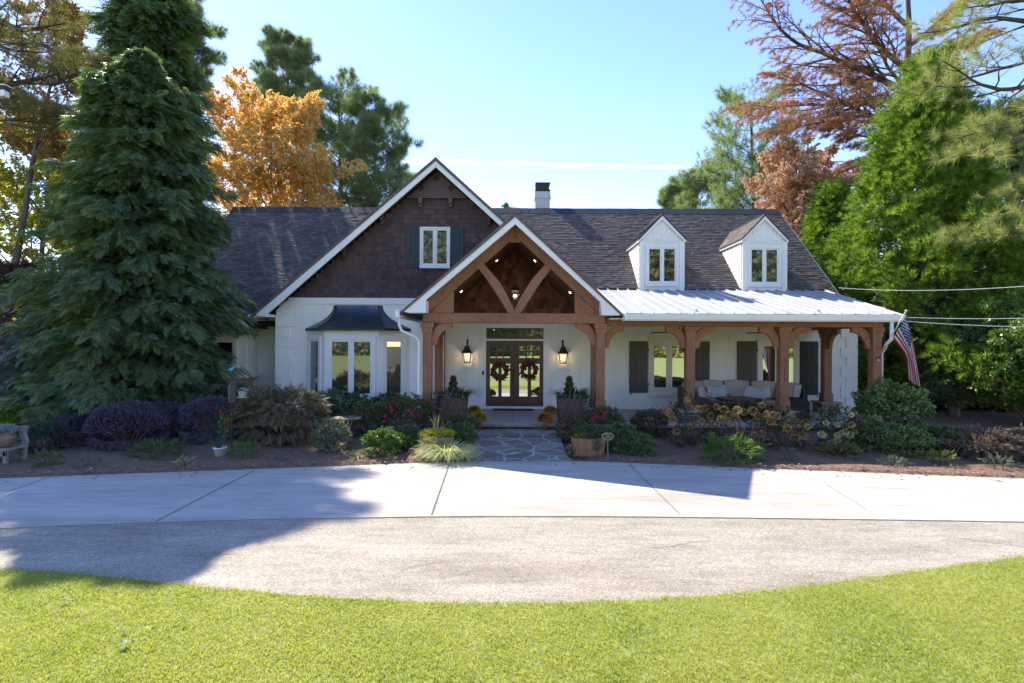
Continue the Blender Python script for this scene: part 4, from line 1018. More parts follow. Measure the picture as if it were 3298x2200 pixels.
def tall_planter(x, y, lab, topi):
    t = thing('tall_planter', lab, 'planter', (x, y, FZ), 'tall dark planters beside the steps')
    w0, w1, h = .31, .345, .66
    b = B().prismz([(x - w0, y - w0), (x + w0, y - w0), (x + w0, y + w0), (x - w0, y + w0)], FZ, FZ + h - .04, [(x - w1, y - w1), (x + w1, y - w1), (x + w1, y + w1), (x - w1, y + w1)])
    b.box(x - w1 - .012, x + w1 + .012, y - w1 - .012, y + w1 + .012, FZ + h - .04, FZ + h).build('box', oldw_m, t, bev=.01)
    z = FZ + h
    B().box(x - .3, x + .3, y - .3, y + .3, z - .001, z + .012).build('soil', soil_m, t)
    np_obj('grass', *cat_np([blades(260, (x + .2, y, z), .14, .66, 1.0, w=.014, bend=1.0, up=1.1), blades(200, (x - .2, y + .05, z), .12, .52, 1.0, w=.014, bend=1.0, up=1.1)]), grass_g, t)
    # dwarf conifer
    P = []; Dd = []
    for i in range(1400):
        h_ = R.random(); r_ = .13 * (1 - h_) ** .55 * (.8 + .25 * math.sin(h_ * 23)) + .015; a = R.uniform(0, 2 * PI); P.append((x + r_ * math.cos(a) - .03, y + r_ * math.sin(a), z + .02 + h_ * .52)); Dd.append((math.cos(a) * .6, math.sin(a) * .6, 1))
    np_obj('dwarf_conifer', *scatter(T_tuft(6, .7, .12), P, Dd, .05), topi, t)
    P = rdir(45) * [.26, .10, .07] + [x, y - .26, z + .05]; P[:, 2] = np.maximum(P[:, 2], z)
    np_obj('silver_leaves', *scatter(T_twig(5, .35), P, rdir(45) + [0, -.4, .3], .10), silver_m, t)
    # ivy trailing down one side
    sgn = -1 if x < 0 else 1
    P = np.stack([x + sgn * (.33 + N.uniform(0, .10, 260)), y - .3 + N.normal(size=260) * .08, z + .1 - N.uniform(0, 1, 260) ** 1.5 * .62], 1)
    np_obj('ivy', *scatter(T_leaf(.5), P, rdir(260) + [0, -.5, -.4], N.uniform(.05, .09, 260)), ivy_m, t)
    return t
silver_m = M_leaf('silver_foliage', [(.20, .26, .24), (.38, .44, .42)], .1, .7, .2)
ivy_m = M_leaf('ivy_leaf', [(.015, .035, .03), (.04, .07, .06), (.3, .34, .3), (.03, .06, .04)], .1, .5)
con_g = M_leaf('dwarf_conifer_green', [(.035, .055, .012), (.08, .11, .025), (.11, .085, .035)], .2, .7)
con_b = M_leaf('dwarf_conifer_brown', [(.05, .05, .02), (.13, .075, .045), (.17, .10, .06)], .2, .7)
tall_planter(-1.56, 14.5, 'tall dark planter with a browning dwarf conifer left of the steps', con_b)
tall_planter(1.53, 14.5, 'tall dark planter with a green dwarf conifer right of the steps', con_g)
# ---- potted mums
pot_m = M_noise('orange_pot', (.55, .16, .02), (.62, .19, .03), 2, .45)
mumg = M_leaf('mum_leaf', [(.015, .03, .008), (.035, .06, .015)], .15, .6)
mumf = {'y': M_leaf('yellow_bloom', [(.45, .28, .01), (.75, .5, .03), (.6, .32, .01), (.2,.14,.01)], .2, .6, tint=(1, 1, 1)), 'o': M_leaf('amber_bloom', [(.45, .19, .01), (.7, .34, .03), (.55, .23, .01), (.2,.1,.01)], .2, .6, tint=(1, 1, 1))}
for cx_, zt_, y_, z_, kx, lab in ((258, 0, 13.93, .25, 'y', 'yellow potted mum on the step edge, front left'), (190, 0, 14.33, FZ, 'y', 'yellow potted mum behind the front left one'), (1080, 0, 13.93, .25, 'o', 'amber potted mum on the step edge, front right'), (1146, 0, 14.33, FZ, 'o', 'amber potted mum behind the front right one')):
    x = c1(cx_, 1300, y_)[0]; t = thing('potted_mum', lab, 'potted plant', (x, y_, z_), 'potted mums beside the steps')
    B().lathe([(.045, 0), (.062, .15), (.068, .15), (.068, .175), (.058, .175), (.056, .15)], (x, y_, z_), 20).build('pot', pot_m, t, smooth=True)
    dd = rdir(900); dd[:, 2] = np.where(dd[:, 2] < -.45, -dd[:, 2], dd[:, 2]); P = dd * [.165, .165, .14] * N.uniform(.6, 1, (900, 1)) + [x, y_, z_ + .285]
    np_obj('foliage', *scatter(T_leaf(.35), P, dd + rdir(900) * .6, .035), mumg, t)
    dd = rdir(650); dd[:, 2] = np.abs(dd[:, 2]) * 1.3 - .45; P = dd / np.linalg.norm(dd, axis=1, keepdims=True) * [.172, .172, .148] + [x, y_, z_ + .285]
    np_obj('blossoms', *scatter(T_twig(6, .42, 9), P, dd, .034), mumf[kx], t)
# ---- hexagonal wooden tub planters
tub_m = M_noise('rusty_tub', (.26, .105, .04), (.42, .25, .14), 2.5, .75, .4, 18, (3, 3, .4), (7, .3))
def tub(x, y, r, h, lab, rot=0.0):
    t = thing('tub_planter', lab, 'planter', (x, y, 0), 'rust brown tub planters at the path')
    def ring(rr, z, sq=.78): return [(x + rr * math.cos(a * PI / 3 + rot), y + rr * sq * math.sin(a * PI / 3 + rot)) for a in range(6)]
    b = B().prismz(ring(r * .86, 0), 0.01, h, ring(r, h)); b.build('tub', tub_m, t, bev=.04)
    B().prismz(ring(r * .93, 0), h, h + .012).build('soil', soil_m, t); return t
g1 = tub(D(1002, 1030, 11.95)[0], 12.0, .43, .42, 'rust brown tub planter with yellow sedum left of the path', .52)
g2 = tub(D(1351, 1030, 11.95)[0], 12.0, .43, .42, 'rust brown tub planter with wispy greenery right of the path', .52)
sed_m = M_leaf('yellow_sedum', [(.25, .27, .03), (.45, .45, .05), (.6, .6, .12)], .3, .6)
dry_m = M_leaf('dry_stems', [(.25, .2, .12), (.4, .35, .22), (.32, .3, .14)], .3, .7)
wisp_m = M_leaf('wispy_green', [(.04, .07, .03), (.10, .13, .06), (.16, .18, .09)], .3, .6)
x, y = ORG[g1.name][:2]
dd = rdir(1500); P = dd * [.40, .30, .12] * N.uniform(.5, 1, (1500, 1)) + [x, y, .46]
np_obj('sedum', *scatter(T_twig(5, .3), P, dd + [0, 0, .8], .05), sed_m, g1)
dd = rdir(240); P = np.stack([x + N.normal(size=240) * .17 - .02, y - .33 + N.normal(size=240) * .04, .44 - np.abs(N.normal(size=240)) * .11], 1)
np_obj('dry_growth', *cat_np([scatter(T_tuft(8, 1.2, .05), P, dd + [0, -.6, -.4], .08), blades(16, (x + .02, y, .45), .1, .5, .25, w=.03, bend=.3)]), dry_m, g1)
x, y = ORG[g2.name][:2]
np_obj('wispy_greenery', *cat_np([blades(150, (x - .02, y, .42), .25, .42, .9, w=.012, bend=1.1), scatter(T_twig(6, .2), rdir(220) * [.3, .22, .15] + [x, y, .5], rdir(220) + [0, 0, 1], .14), scatter(T_twig(6, .2), np.stack([x + .16 + N.normal(size=60) * .06, np.full(60, y - .33), N.uniform(.2, .45, 60)], 1), rdir(60) + [0, -.3, -.6], .09)]), wisp_m, g2)
P = rdir(300) * [.12, .1, .05] + [x - .17, y - .1, .45]; np_obj('sedum', *scatter(T_twig(5, .3), P, rdir(300) + [0, 0, .8], .05), sed_m, g2)
# ---- oval sign
x, z = XZ(1957.5, 1406, 11.40); sg = thing('oval_sign', 'small oval green sign with tan border on a grey stake', 'sign', (x, 11.42, 0))
def oval(rx, rz_, y0, y1): return B().prism([(x + rx * math.cos(a * PI / 20), z + rz_ * math.sin(a * PI / 20)) for a in range(40)], y0, y1)
oval(.128, .078, 11.405, 11.42).build('rim', M_noise('tan_rim', (.5, .33, .16), (.55, .38, .2), 3, .5), sg)
oval(.115, .066, 11.400, 11.4049).build('plate', M_noise('green_plate', (.035, .06, .045), (.05, .075, .055), 3, .5), sg)
gold_m = M_noise('gold_letters', (.5, .42, .25), (.55, .46, .28), 3, .5)
for txt, s_, dz in (('NO', .045, .012), ('SOLICITING', .028, -.034)):
    cu = bpy.data.curves.new('lettering', 'FONT'); cu.body = txt; cu.size = s_; cu.align_x = 'CENTER'; cu.extrude = .0008
    tmp = bpy.data.objects.new('tmp', cu); COL.objects.link(tmp); bpy.context.view_layer.update()
    me_ = bpy.data.meshes.new_from_object(tmp.evaluated_get(bpy.context.evaluated_depsgraph_get())); me_.materials.clear(); me_.materials.append(gold_m); bpy.data.objects.remove(tmp)
    o = bpy.data.objects.new('lettering', me_); COL.objects.link(o); o.parent = sg
    o.location = (0, 11.398 - 11.42, z + dz); o.rotation_euler = (PI / 2, 0, 0)
B().tube([(x, 11.425, z - .07), (x + .012, 11.42, -.02)], .011, 8).build('stake', M_noise('grey_stake', (.12, .13, .15), (.2, .21, .23), 3, .5), sg)
# ---- birdbath
bx, by = gd(783, 1011); by = 12.9; bx = D(798, 960, by)[0]
bbm = M_noise('birdbath_stone', (.10, .085, .065), (.2, .17, .13), 5, .85, .5, 30)
t = thing('birdbath', 'mossy stone birdbath among the shrubs left of the tub planter', 'birdbath', (bx, by, gz(bx, by)))
g = gz(bx, by)
B().lathe([(.17, 0), (.16, .05), (.09, .1), (.075, .3), (.10, .44), (.14, .48)], (bx, by, g), 24).build('pedestal', bbm, t, smooth=True)
B().lathe([(.13, .47), (.27, .52), (.33, .56), (.33, .59), (.28, .585), (.1, .55), (.01, .545)], (bx, by, g), 32).build('basin', bbm, t, smooth=True)
# ---- bird feeder pole
fxp, fyp = D(532, 1030, 11.9)[0], 11.9; g = gz(fxp, fyp)
t = thing('bird_feeder_pole', 'dark bird feeder pole with hook, tube feeder and blue ornament in the left bed', 'bird feeder', (fxp, fyp, g))
zt_ = D(532, 852, 11.9)[2]
b = B().tube([(fxp, fyp, g), (fxp, fyp, zt_)], .014, 8); b.tube([(fxp, fyp, zt_ - .12)] + [(fxp + .13 - .13 * math.cos(a * PI / 8), fyp, zt_ - .05 + .1 * math.sin(a * PI / 8)) for a in range(9)] + [(fxp + .26, fyp, zt_ - .10)], .009, 6); b.build('pole', iron_m, t)
B().lathe([(.085, 0), (.095, .05), (.10, .35), (.075, .46), (.03, .5)], (fxp + .02, fyp, D(532, 928, 11.9)[2]), 16).build('baffle', M_noise('dark_baffle', (.025, .025, .02), (.06, .05, .035), 3, .5), t, smooth=True)
b = B(); xx = D(557, 900, 11.9)[0]; zz_ = D(557, 908, 11.9)[2]
b.prism([(xx - .13, zz_ + .10), (xx, zz_ + .15), (xx + .13, zz_ + .10), (xx, zz_ + .17)], fyp - .08, fyp + .08); b.build('feeder_roof', M_noise('blue_grey_roof', (.12, .15, .2), (.2, .24, .3), 3, .6), t)
B().prismz([(xx - .05, fyp - .05), (xx + .05, fyp - .05), (xx + .05, fyp + .05), (xx - .05, fyp + .05)], zz_ - .03, zz_ + .1, [(xx - .075, fyp - .07), (xx + .075, fyp - .07), (xx + .075, fyp + .07), (xx - .075, fyp + .07)]).box(xx - .10, xx + .10, fyp - .08, fyp + .08, zz_ - .045, zz_ - .03).tube([(fxp + .01, fyp, zz_ + .05), (xx, fyp, zz_ + .14)], .006, 5).build('feeder', M_noise('pale_feeder', (.3, .28, .22), (.42, .4, .33), 3, .6), t)
b = B(); zo = zt_ + .06
b.add([(fxp - .09, fyp, zo - .03), (fxp - .02, fyp - .025, zo - .02), (fxp + .05, fyp - .02, zo + .05), (fxp + .07, fyp, zo + .03), (fxp + .0, fyp + .025, zo - .02), (fxp - .01, fyp, zo - .06), (fxp + .02, fyp, zo + .04)], [(0, 1, 5), (1, 2, 6), (0, 6, 1), (2, 3, 6), (3, 4, 6), (0, 4, 6), (0, 5, 4), (1, 3, 2), (1, 5, 3), (5, 4, 3)])
b.build('bird_ornament', M_noise('turquoise', (.05, .45, .55), (.08, .5, .6), 3, .4), t)
# ---- white pot with yucca and red flowers
px_, py_ = gd(506, 1050); g = gz(px_, py_) ; t = thing('white_pot', 'white bucket pot with spiky leaves and a red hibiscus in the left bed', 'potted plant', (px_, py_, g))
B().lathe([(.10, 0), (.125, .19), (.15, .195), (.15, .22), (.12, .22), (.11, .19)], (px_, py_, g), 24).build('pot', M_noise('white_plastic', (.7, .7, .68), (.78, .78, .76), 3, .4), t, smooth=True)
np_obj('spiky_leaves', *blades(30, (px_ - .03, py_, g + .2), .03, .34, 1.0, w=.045, bend=.15), M_leaf('yucca', [(.05, .09, .07), (.12, .17, .14)], .15, .5), t)
P = []; 
for i in range(70): P.append((px_ + .10 + R.gauss(0, .06), py_ + R.gauss(0, .06), g + .2 + R.uniform(.2, .75)))
np_obj('leaves', *scatter(T_leaf(.35), P, rdir(70) + [0, 0, .5], .08), M_leaf('hibiscus_leaf', [(.06, .12, .02), (.13, .22, .04)], .35, .5), t)
B().tube([(px_ + .08, py_, g + .2), (px_ + .1, py_, g + .6), (px_ + .06, py_, g + .95)], .008, 5).tube([(px_ + .1, py_, g + .5), (px_ + .2, py_, g + .75)], .006, 5).build('stem', M_noise('brown_stem', (.1, .06, .04), (.15, .1, .06)), t)
redf = M_leaf('red_bloom', [(.5, .01, .01), (.65, .02, .02)], .2, .5, tint=(1, 1, 1))
for q in ((px_ + .05, py_ - .03, g + .92), (px_ + .22, py_ - .02, g + .76), (px_ + .19, py_ - .03, g + .75)):
    np_obj('red_bloom', *scatter(T_leaf(.5), [q] * 7, rdir(7) + [0, -.4, .2], .05), redf, t)
# ---- wavy bench with an urn at the left edge
bw_m = M_noise('grey_driftwood', (.22, .20, .17), (.38, .36, .32), 3, .85, .5, 30, (.4, 3, 3), (12, .25))
bo = D(60, 1050, 10.9); gx = bo[0]; yb_ = 10.95; g = 0
bt = thing('wooden_bench', 'weathered grey wooden bench with wavy back at the left edge', 'bench', (gx - .8, yb_, 0))
def bz(py): return EZ - (py + 2.5 + 2.3 - 790) / 1250 * yb_
xr_ = -10.08; xl2 = xr_ - 1.7
zs = .31
B().box(xl2, xr_, yb_ - .12, yb_ + .40, zs - .04, zs).build('seat', bw_m, bt, bev=.012)
B().box(xl2 + .03, xr_ - .02, yb_ - .10, yb_ - .06, zs - .15, zs - .041).build('apron', bw_m, bt, bev=.01)
for lx in (xr_ - .09, xl2 + .02):
    for ly in (yb_ - .10, yb_ + .32): B().box(lx, lx + .07, ly, ly + .07, 0, zs - .041).build('leg', bw_m, bt, bev=.008)
# wavy back: top rail, side posts, lower rail
b = B(); K = 24; x0 = xl2 + .02; x1 = xr_ - .02
tp_ = [(x0 + (x1 - x0) * i / K, zs + .40 + .025 * math.sin(i / K * PI * 6) + .02 * math.sin(i / K * PI)) for i in range(K + 1)]
for i in range(K): b.prism([tp_[i], tp_[i + 1], (tp_[i + 1][0], tp_[i + 1][1] - .10), (tp_[i][0], tp_[i][1] - .10)], yb_ + .34, yb_ + .39)
b.box(x0, x1, yb_ + .345, yb_ + .385, zs + .11, zs + .15)
for q in range(1, 6): b.box(x0 + (x1 - x0) * q / 6 - .012, x0 + (x1 - x0) * q / 6 + .012, yb_ + .35, yb_ + .38, zs + .15, zs + .31)
b.build('backrest', bw_m, bt)
K = 14
for sx in (x1 - .10, x0):
    b = B()
    for i in range(K):
        f = lambda k: sx + .025 * math.sin(k / K * PI * 2.4)
        b.prism([(f(i), zs + .4 * i / K), (f(i) + .10, zs + .4 * i / K), (f(i + 1) + .10, zs + .4 * (i + 1) / K), (f(i + 1), zs + .4 * (i + 1) / K)], yb_ + .32, yb_ + .40)
    b.build('back_post', bw_m, bt)
ux = D(-2, 1000, yb_)[0]
urn = thing('clay_urn', 'brown glazed urn with pale trailing plant on the wooden bench', 'urn', (ux, yb_ + .12, zs))
B().lathe([(.10, 0), (.16, .06), (.20, .16), (.19, .23), (.16, .27), (.18, .29), (.18, .31), (.15, .31), (.14, .27)], (ux, yb_ + .12, zs), 28).build('pot', M_noise('glazed_brown', (.12, .06, .03), (.26, .2, .14), 3, .35, .1, 8), urn, smooth=True)
np_obj('plant', *scatter(T_twig(6, .15), rdir(220) * [.15, .15, .07] + [ux, yb_ + .12, zs + .34], rdir(220) + [0, 0, .4], .12), silver_m, urn)
# ---- pole lamp head at the left edge, seen below the pine branch
yl = 15.0; x = D(19, 200, yl)[0]; z1_ = D(10, 195, yl)[2]
t = thing('pole_lamp', 'pale box lamp head with dark cap at the upper left edge', 'lamp', (x - 1.0, yl, 0))
B().box(x - .62, x, yl - .1, yl + .1, z1_ - .16, z1_ - .05).build('housing', coppere_m, t, bev=.01)
B().box(x - .58, x - .04, yl - .08, yl + .08, z1_ - .33, z1_ - .161).build('lamp_shade', trim_m, t)
B().box(x - .63, x + .01, yl - .11, yl + .11, z1_ - .05, z1_ - .02).build('lid', cream_m, t)
B().tube([(x - 1.0, yl, 0), (x - 1.0, yl, z1_ - .12), (x - .6, yl, z1_ - .11)], .05, 8).build('pole', iron_m, t)
# ---- overhead cables on the right
def wire(p, q, lab, r=.012, sag=.15):
    n = 16; pts = [Vector(p).lerp(Vector(q), i / n) - Vector((0, 0, sag * 4 * (i / n) * (1 - i / n))) for i in range(n + 1)]
    return tag(B().tube(pts, r, 5).build('overhead_cable', cab_m), lab, 'cable', 'overhead cables on the right')
cab_m = M_noise('cable_grey', (.35, .35, .36), (.5, .5, .5), 2, .5)
wire(D(1926, 661, 18.6), D(2500, 645, 12.5), 'topmost overhead cable, leaving the roof corner to the right')
wire(D(2060, 728, 14.3), D(2500, 726, 12.0), 'middle overhead cable, running right just above the flag top', .010, .05)
wire(D(2060, 736, 14.4), D(2500, 752, 12.0), 'lowest overhead cable, running right behind the flag', .010, .05)
B().tube([(11.2, 19.0, 4.75), (11.35, 18.8, 4.72), (11.42, 18.6, 4.6), (11.36, 18.6, 4.4), (11.3, 18.7, 4.35)], .018, 6).build('service_cable', iron_m, house)
# ---- dark rail fence at far left
b_y = 17.5
fn = thing('rail_fence', 'dark board rail fence behind the shrubs at the left edge', 'fence', (-16.5, b_y, 0))
for zf in (1.28, .55): B().box(-26, -15.0, b_y - .02, b_y + .02, zf - .10, zf + .10).build('rail', coppere_m, fn)
for k in range(5): B().box(-15.2 - k * 2.4, -15.05 - k * 2.4, b_y + .02, b_y + .15, 0, 1.55).build('post', coppere_m, fn)
# ================================================================== ground, drive, lawn
mulch_m, nt, b_, o_ = new_mat('pine_straw_mulch')
v = coords(nt); c_ = ramp(nt, noise(nt, v, 14, 8, .8), [(.25, (.075, .045, .028)), (.5, (.20, .122, .08)), (.75, (.35, .245, .165))])
nt.links.new(c_, b_.inputs['Base Color']); b_.inputs['Roughness'].default_value = .95; bump(nt, b_, noise(nt, v, 45, 6, .8), .9, .03)
straw_m = M_island('pine_straw', [(0.153, 0.076, 0.048), (0.340, 0.178, 0.102), (0.221, 0.111, 0.068), (0.544, 0.340, 0.221), (0.272, 0.145, 0.085)], .8, 2, .2, 0)
def M_drive(name, lo, hi, agg, fscale, bs):
    m, nt, b, o = new_mat(name); v = coords(nt)
    big = ramp(nt, noise(nt, coords(nt, (.35, 1.1, 1)), 1.3, 8, .7), [(.3, lo), (.62, hi)])
    st = ramp(nt, noise(nt, coords(nt, (.5, 3.5, 1)), 2.2, 9, .8), [(.30, (.72,) * 3), (.52, (1.0,) * 3), (.8, (1.1,) * 3)])
    col = mixc(nt, 1, big, st, 'MULTIPLY')
    ty = ramp(nt, noise(nt, coords(nt, (.12, .9, 1), (0, 0, .08)), 1.1, 6, .65), [(.36, (.80, .77, .74)), (.47, (1, 1, 1))]); col = mixc(nt, .8 if agg > .2 else .7, col, mixc(nt, 1, col, ty, 'MULTIPLY'))
    sp2 = ramp(nt, noise(nt, coords(nt), 2.6, 10, .85), [(.30, (.62, .58, .55)), (.39, (1, 1, 1))]); col = mixc(nt, .9 if agg > .2 else .55, col, mixc(nt, 1, col, sp2, 'MULTIPLY'))
    vo = nn(nt, 'TexVoronoi'); vo.inputs['Scale'].default_value = fscale; nt.links.new(v, vo.inputs['Vector'])
    sp = nn(nt, 'SeparateColor'); nt.links.new(vo.outputs['Color'], sp.inputs[0])
    f = ramp(nt, sp.outputs[0], [(0, (1 - agg,) * 3), (.8, (1.0,) * 3), (.93, (1.0,) * 3), (1, (1 + agg * .9,) * 3)])
    col = mixc(nt, 1, col, f, 'MULTIPLY')
    g2 = ramp(nt, noise(nt, v, 60, 4, .8), [(.3, (1 - agg * .5,) * 3), (.7, (1.08,) * 3)]); col = mixc(nt, 1, col, g2, 'MULTIPLY')
    nt.links.new(col, b.inputs['Base Color']); b.inputs['Roughness'].default_value = .85; b.inputs['Specular IOR Level'].default_value = .25
    bump(nt, b, mixc(nt, .5, f, g2), bs, .006); return m
conc_m = M_drive('broom_concrete', (.40, .368, .318), (.51, .474, .415), .10, 90, .15)
agg_m = M_drive('washed_aggregate', (.31, .272, .212), (.485, .435, .350), .42, 75, .5)
joint_m = M_noise('joint_dirt', (.06, .05, .04), (.14, .12, .10), 8, .9)
def smooth_curve(pts, n=240):
    xs = np.linspace(pts[0][0], pts[-1][0], n); ys = np.interp(xs, [p[0] for p in pts], [p[1] for p in pts])
    k = np.hanning(21); k /= k.sum(); yp = np.pad(ys, 10, mode='edge'); ys2 = np.convolve(yp, k, 'valid'); return xs, ys2
BE = smooth_curve([(-30, 4.5), (-14, 8.7), (-9.2, 9.80), (-5.04, 10.56), (-2, 11.2), (-.6, 11.48), (1.2, 11.52), (2.9, 11.2), (5.35, 10.76), (9.5, 10.1), (14, 9.3), (30, 5.5)])
CE = smooth_curve([(-30, 1.5), (-14, 5.7), (-6.74, 7.16), (-4.07, 7.5), (-1.1, 7.73), (1.38, 7.76), (3.83, 7.70), (7.17, 7.60), (14, 7.1), (30, 3)])
LE = smooth_curve([(-30, -3.), (-14, 4.6), (-9, 5.7), (-5.6, 5.98), (-4.2, 5.70), (-2.94, 5.42), (-1.79, 5.22), (-.73, 5.13), (.3, 5.12), (1.34, 5.22), (2.23, 5.34), (3.2, 5.57), (4.35, 5.90), (6.05, 6.42), (9, 6.8), (14, 6.2), (30, 0)])
yb = lambda x: np.interp(x, *BE); yc_ = lambda x: np.interp(x, *CE); yl_ = lambda x: np.interp(x, *LE)
def strip(name, lower, upper, z, mat, skirt=.1, tiles=1):
    xs = BE[0]; b = B(); n = len(xs); ys0 = [float(lower(x)) for x in xs]; ys1 = [float(upper(x)) for x in xs]
    V = [(x, y, z) for x, y in zip(xs, ys0)] + [(x, y, z) for x, y in zip(xs, ys1)] + [(x, y, z - skirt) for x, y in zip(xs, ys0)] + [(x, y, z - skirt) for x, y in zip(xs, ys1)]
    F = []
    for i in range(n - 1): F += [(i, i + 1, n + i + 1, n + i), (2 * n + i, 2 * n + i + 1, i + 1, i), (n + i, n + i + 1, 3 * n + i + 1, 3 * n + i)]
    return b.add(V, F).build(name, mat)
gnd_m = M_noise('forest_floor', (.06, .045, .025), (.09, .12, .03), .25, .95, .6, 8, fine=(6, .3))
kind(B().add([(-400, -400, -.12), (400, -400, -.12), (400, 600, -.12), (-400, 600, -.12)], [(0, 1, 2, 3)]).build('ground', gnd_m), 'structure', 'leafy ground reaching back under the trees')
con = kind(strip('driveway', yc_, yb, 0.0, conc_m), 'structure', 'pale concrete strip of the circular drive')
ag = kind(strip('gravel_drive', yl_, yc_, -.008, agg_m), 'structure', 'brownish exposed aggregate strip of the drive beside the lawn')
# joints
b = B()
def joint(pts, w=.009):
    for (x0, y0), (x1, y1) in zip(pts[:-1], pts[1:]):
        d = Vector((x1 - x0, y1 - y0, 0)).normalized(); p = Vector((-d.y, d.x, 0)) * w
        b.add([Vector((x0, y0, .003)) - p, Vector((x1, y1, .003)) - p, Vector((x1, y1, .003)) + p, Vector((x0, y0, .003)) + p], [(0, 1, 2, 3)])
def gp(x, y): return gd(x, y)
for a, c, w in (((1032, 1065), (991, 1183), .014), ((584, 1080), (358, 1197), .011), ((1444, 1066), (1562, 1182), .008), ((1850, 1082), (2020, 1190), .004), ((0, 1135), (130, 1090), .008), ((2240, 1094), (2420, 1130), .006)):
    p, q = gp(*a), gp(*c); joint([p, q], w)
xs = np.linspace(-12, 12, 90); mid = [(float(x), float(yb(x) * .58 + yc_(x) * .42 + .03 * math.sin(x * 1.3))) for x in xs]; joint(mid, .0035)
edge = [(float(x), float(yc_(x)) + .012) for x in xs]; joint(edge, .006)
b.build('joint', joint_m, con)
# cracks in the aggregate
b = B()
for (xa_, ya_, L, a0) in ((5.6, 7.0, 1.6, -.35), (-4.2, 6.2, 1.1, .3), (1.6, 6.6, .9, .05), (-1.2, 5.9, .4, .9)):
    p = [(xa_, ya_)]; a = a0
    for i in range(int(L / .08)):
        a += R.uniform(-.5, .5); a = a0 + (a - a0) * .7; p.append((p[-1][0] + .08 * math.cos(a), p[-1][1] + .08 * math.sin(a)))
    for (x0, y0), (x1, y1) in zip(p[:-1], p[1:]):
        d = Vector((x1 - x0, y1 - y0, 0)).normalized(); q = Vector((-d.y, d.x, 0)) * .003
        b.add([Vector((x0, y0, -.005)) - q, Vector((x1, y1, -.005)) - q, Vector((x1, y1, -.005)) + q, Vector((x0, y0, -.005)) + q], [(0, 1, 2, 3)])
b.build('crack', joint_m, ag)
# mulch bed
nx, ny = 260, 70; V = np.zeros((nx * ny, 3)); xs = np.linspace(-28, 28, nx)
for j in range(ny):
    t = j / (ny - 1); y0 = yb(xs) - .02; Y = y0 + (18.8 - y0) * t
    V[j * nx:(j + 1) * nx, 0] = xs; V[j * nx:(j + 1) * nx, 1] = Y
    h = np.array([gz(0, y) for y in Y]) + .012 + .03 * np.sin(xs * 2.1 + Y * 1.7) * np.minimum(1, (Y - y0) * 1.2) + .022 * np.minimum(1, (Y - y0) * 5)
    if t == 0: h -= .03
    h = np.where((xs > -1.25) & (xs < 1.7) & (Y < 13.9), h - .075, h)
    V[j * nx:(j + 1) * nx, 2] = h
i, j = np.meshgrid(np.arange(nx - 1), np.arange(ny - 1)); a = (j * nx + i).ravel(); F = np.stack([a, a + 1, a + nx + 1, a + nx], 1)
kind(np_obj('mulch_bed', V, F, mulch_m, smooth=True), 'structure', 'reddish brown pine straw bed between house and drive')
n = 42000; X = N.uniform(-12.5, 12.5, n); t = N.uniform(0, 1, n) ** 1.4; Y = yb(X) - .04 + t * (14.4 - yb(X) )
m_ = ~((X > -1.06) & (X < 1.28)); X = X[m_]; Y = Y[m_]; n = len(X)
Z = np.array([gz(0, y) for y in Y]) + .03 + .03 * np.sin(X * 2.1 + Y * 1.7) * np.minimum(1, (Y - yb(X)) * 1.2) * 1 + N.uniform(-.01, .02, n)
a = N.uniform(0, 2 * PI, n); L = N.uniform(.04, .13, n)
Tt = (np.array([[-.5, -.028, 0], [-.5, .028, 0], [.5, 0, .0]]), np.array([[0, 1, 2]]))
np_s = np_obj('pine_straw', *scatter(Tt, np.stack([X, Y, Z], 1), np.stack([np.cos(a), np.sin(a), N.normal(size=n) * .18], 1), L, jit=.3), straw_m)
tag(np_s, 'loose pine straw covering the planting beds', 'pine straw', kind='stuff')
# flagstone path
flag_m = M_stone('flagstone', [(.13, .11, .09), (.25, .215, .165), (.16, .145, .125), (.32, .27, .20), (.19, .17, .145)], (.42, .40, .36), (1.9, 2.5, 1), .035, .4)
V = []; F = []; k = 24
for j in range(k + 1):
    y = 11.38 + (13.85 - 11.38) * j / k; fl = .32 * max(0, (12.0 - y)) ** 1.6; V += [(-1.0 - fl * .2, y, gz(0, y) + .052 if y > 11.9 else .004 + .05 * min(1, max(0, (y - 11.45) / .5))), (1.16 + fl, y, gz(0, y) + .052 if y > 11.9 else .004 + .05 * min(1, max(0, (y - 11.45) / .5)))]
for j in range(k): F.append((2 * j, 2 * j + 1, 2 * j + 3, 2 * j + 2))
kind(B().add(V, F).build('path', flag_m), 'structure', 'flagstone path from the drive to the front steps')
# lawn
lawn_m = M_noise('lawn_soil', (.20, .25, .06), (.30, .34, .10), 1.0, .95, .5, 30, fine=(12, .3))
xs = LE[0]; b = B(); n = len(xs); V = [(x, float(yl_(x)), -.004) for x in xs] + [(x * 3, -90, -.004) for x in xs]
b.add(V, [(i, i + n, i + n + 1, i + 1) for i in range(n - 1)]); kind(b.build('lawn', lawn_m), 'structure', 'mown green lawn in the foreground')
grass_m = M_leaf('lawn_grass', [(.16, .23, .03), (.27, .33, .055), (.37, .40, .085), (.48, .44, .15), (.23, .30, .045)], .45, .6, .1, .8, tint=(1.5, 1.5, .6))
n = 400000; Y = 3.0 + (6.9 - 3.0) * N.uniform(0, 1, n) ** 1.1; X = N.uniform(-1, 1, n) * (Y * 1.0 + .6)
m_ = Y < yl_(X) + np.abs(N.normal(size=n)) ** 1.5 * .022 + .014 * np.sin(X * 9) + .01 * np.sin(X * 31) ; X = X[m_]; Y = Y[m_]; n = len(X)
cl = np.sin(X * 7 + np.sin(Y * 5) * 2) * np.sin(Y * 8 + np.sin(X * 4) * 2)
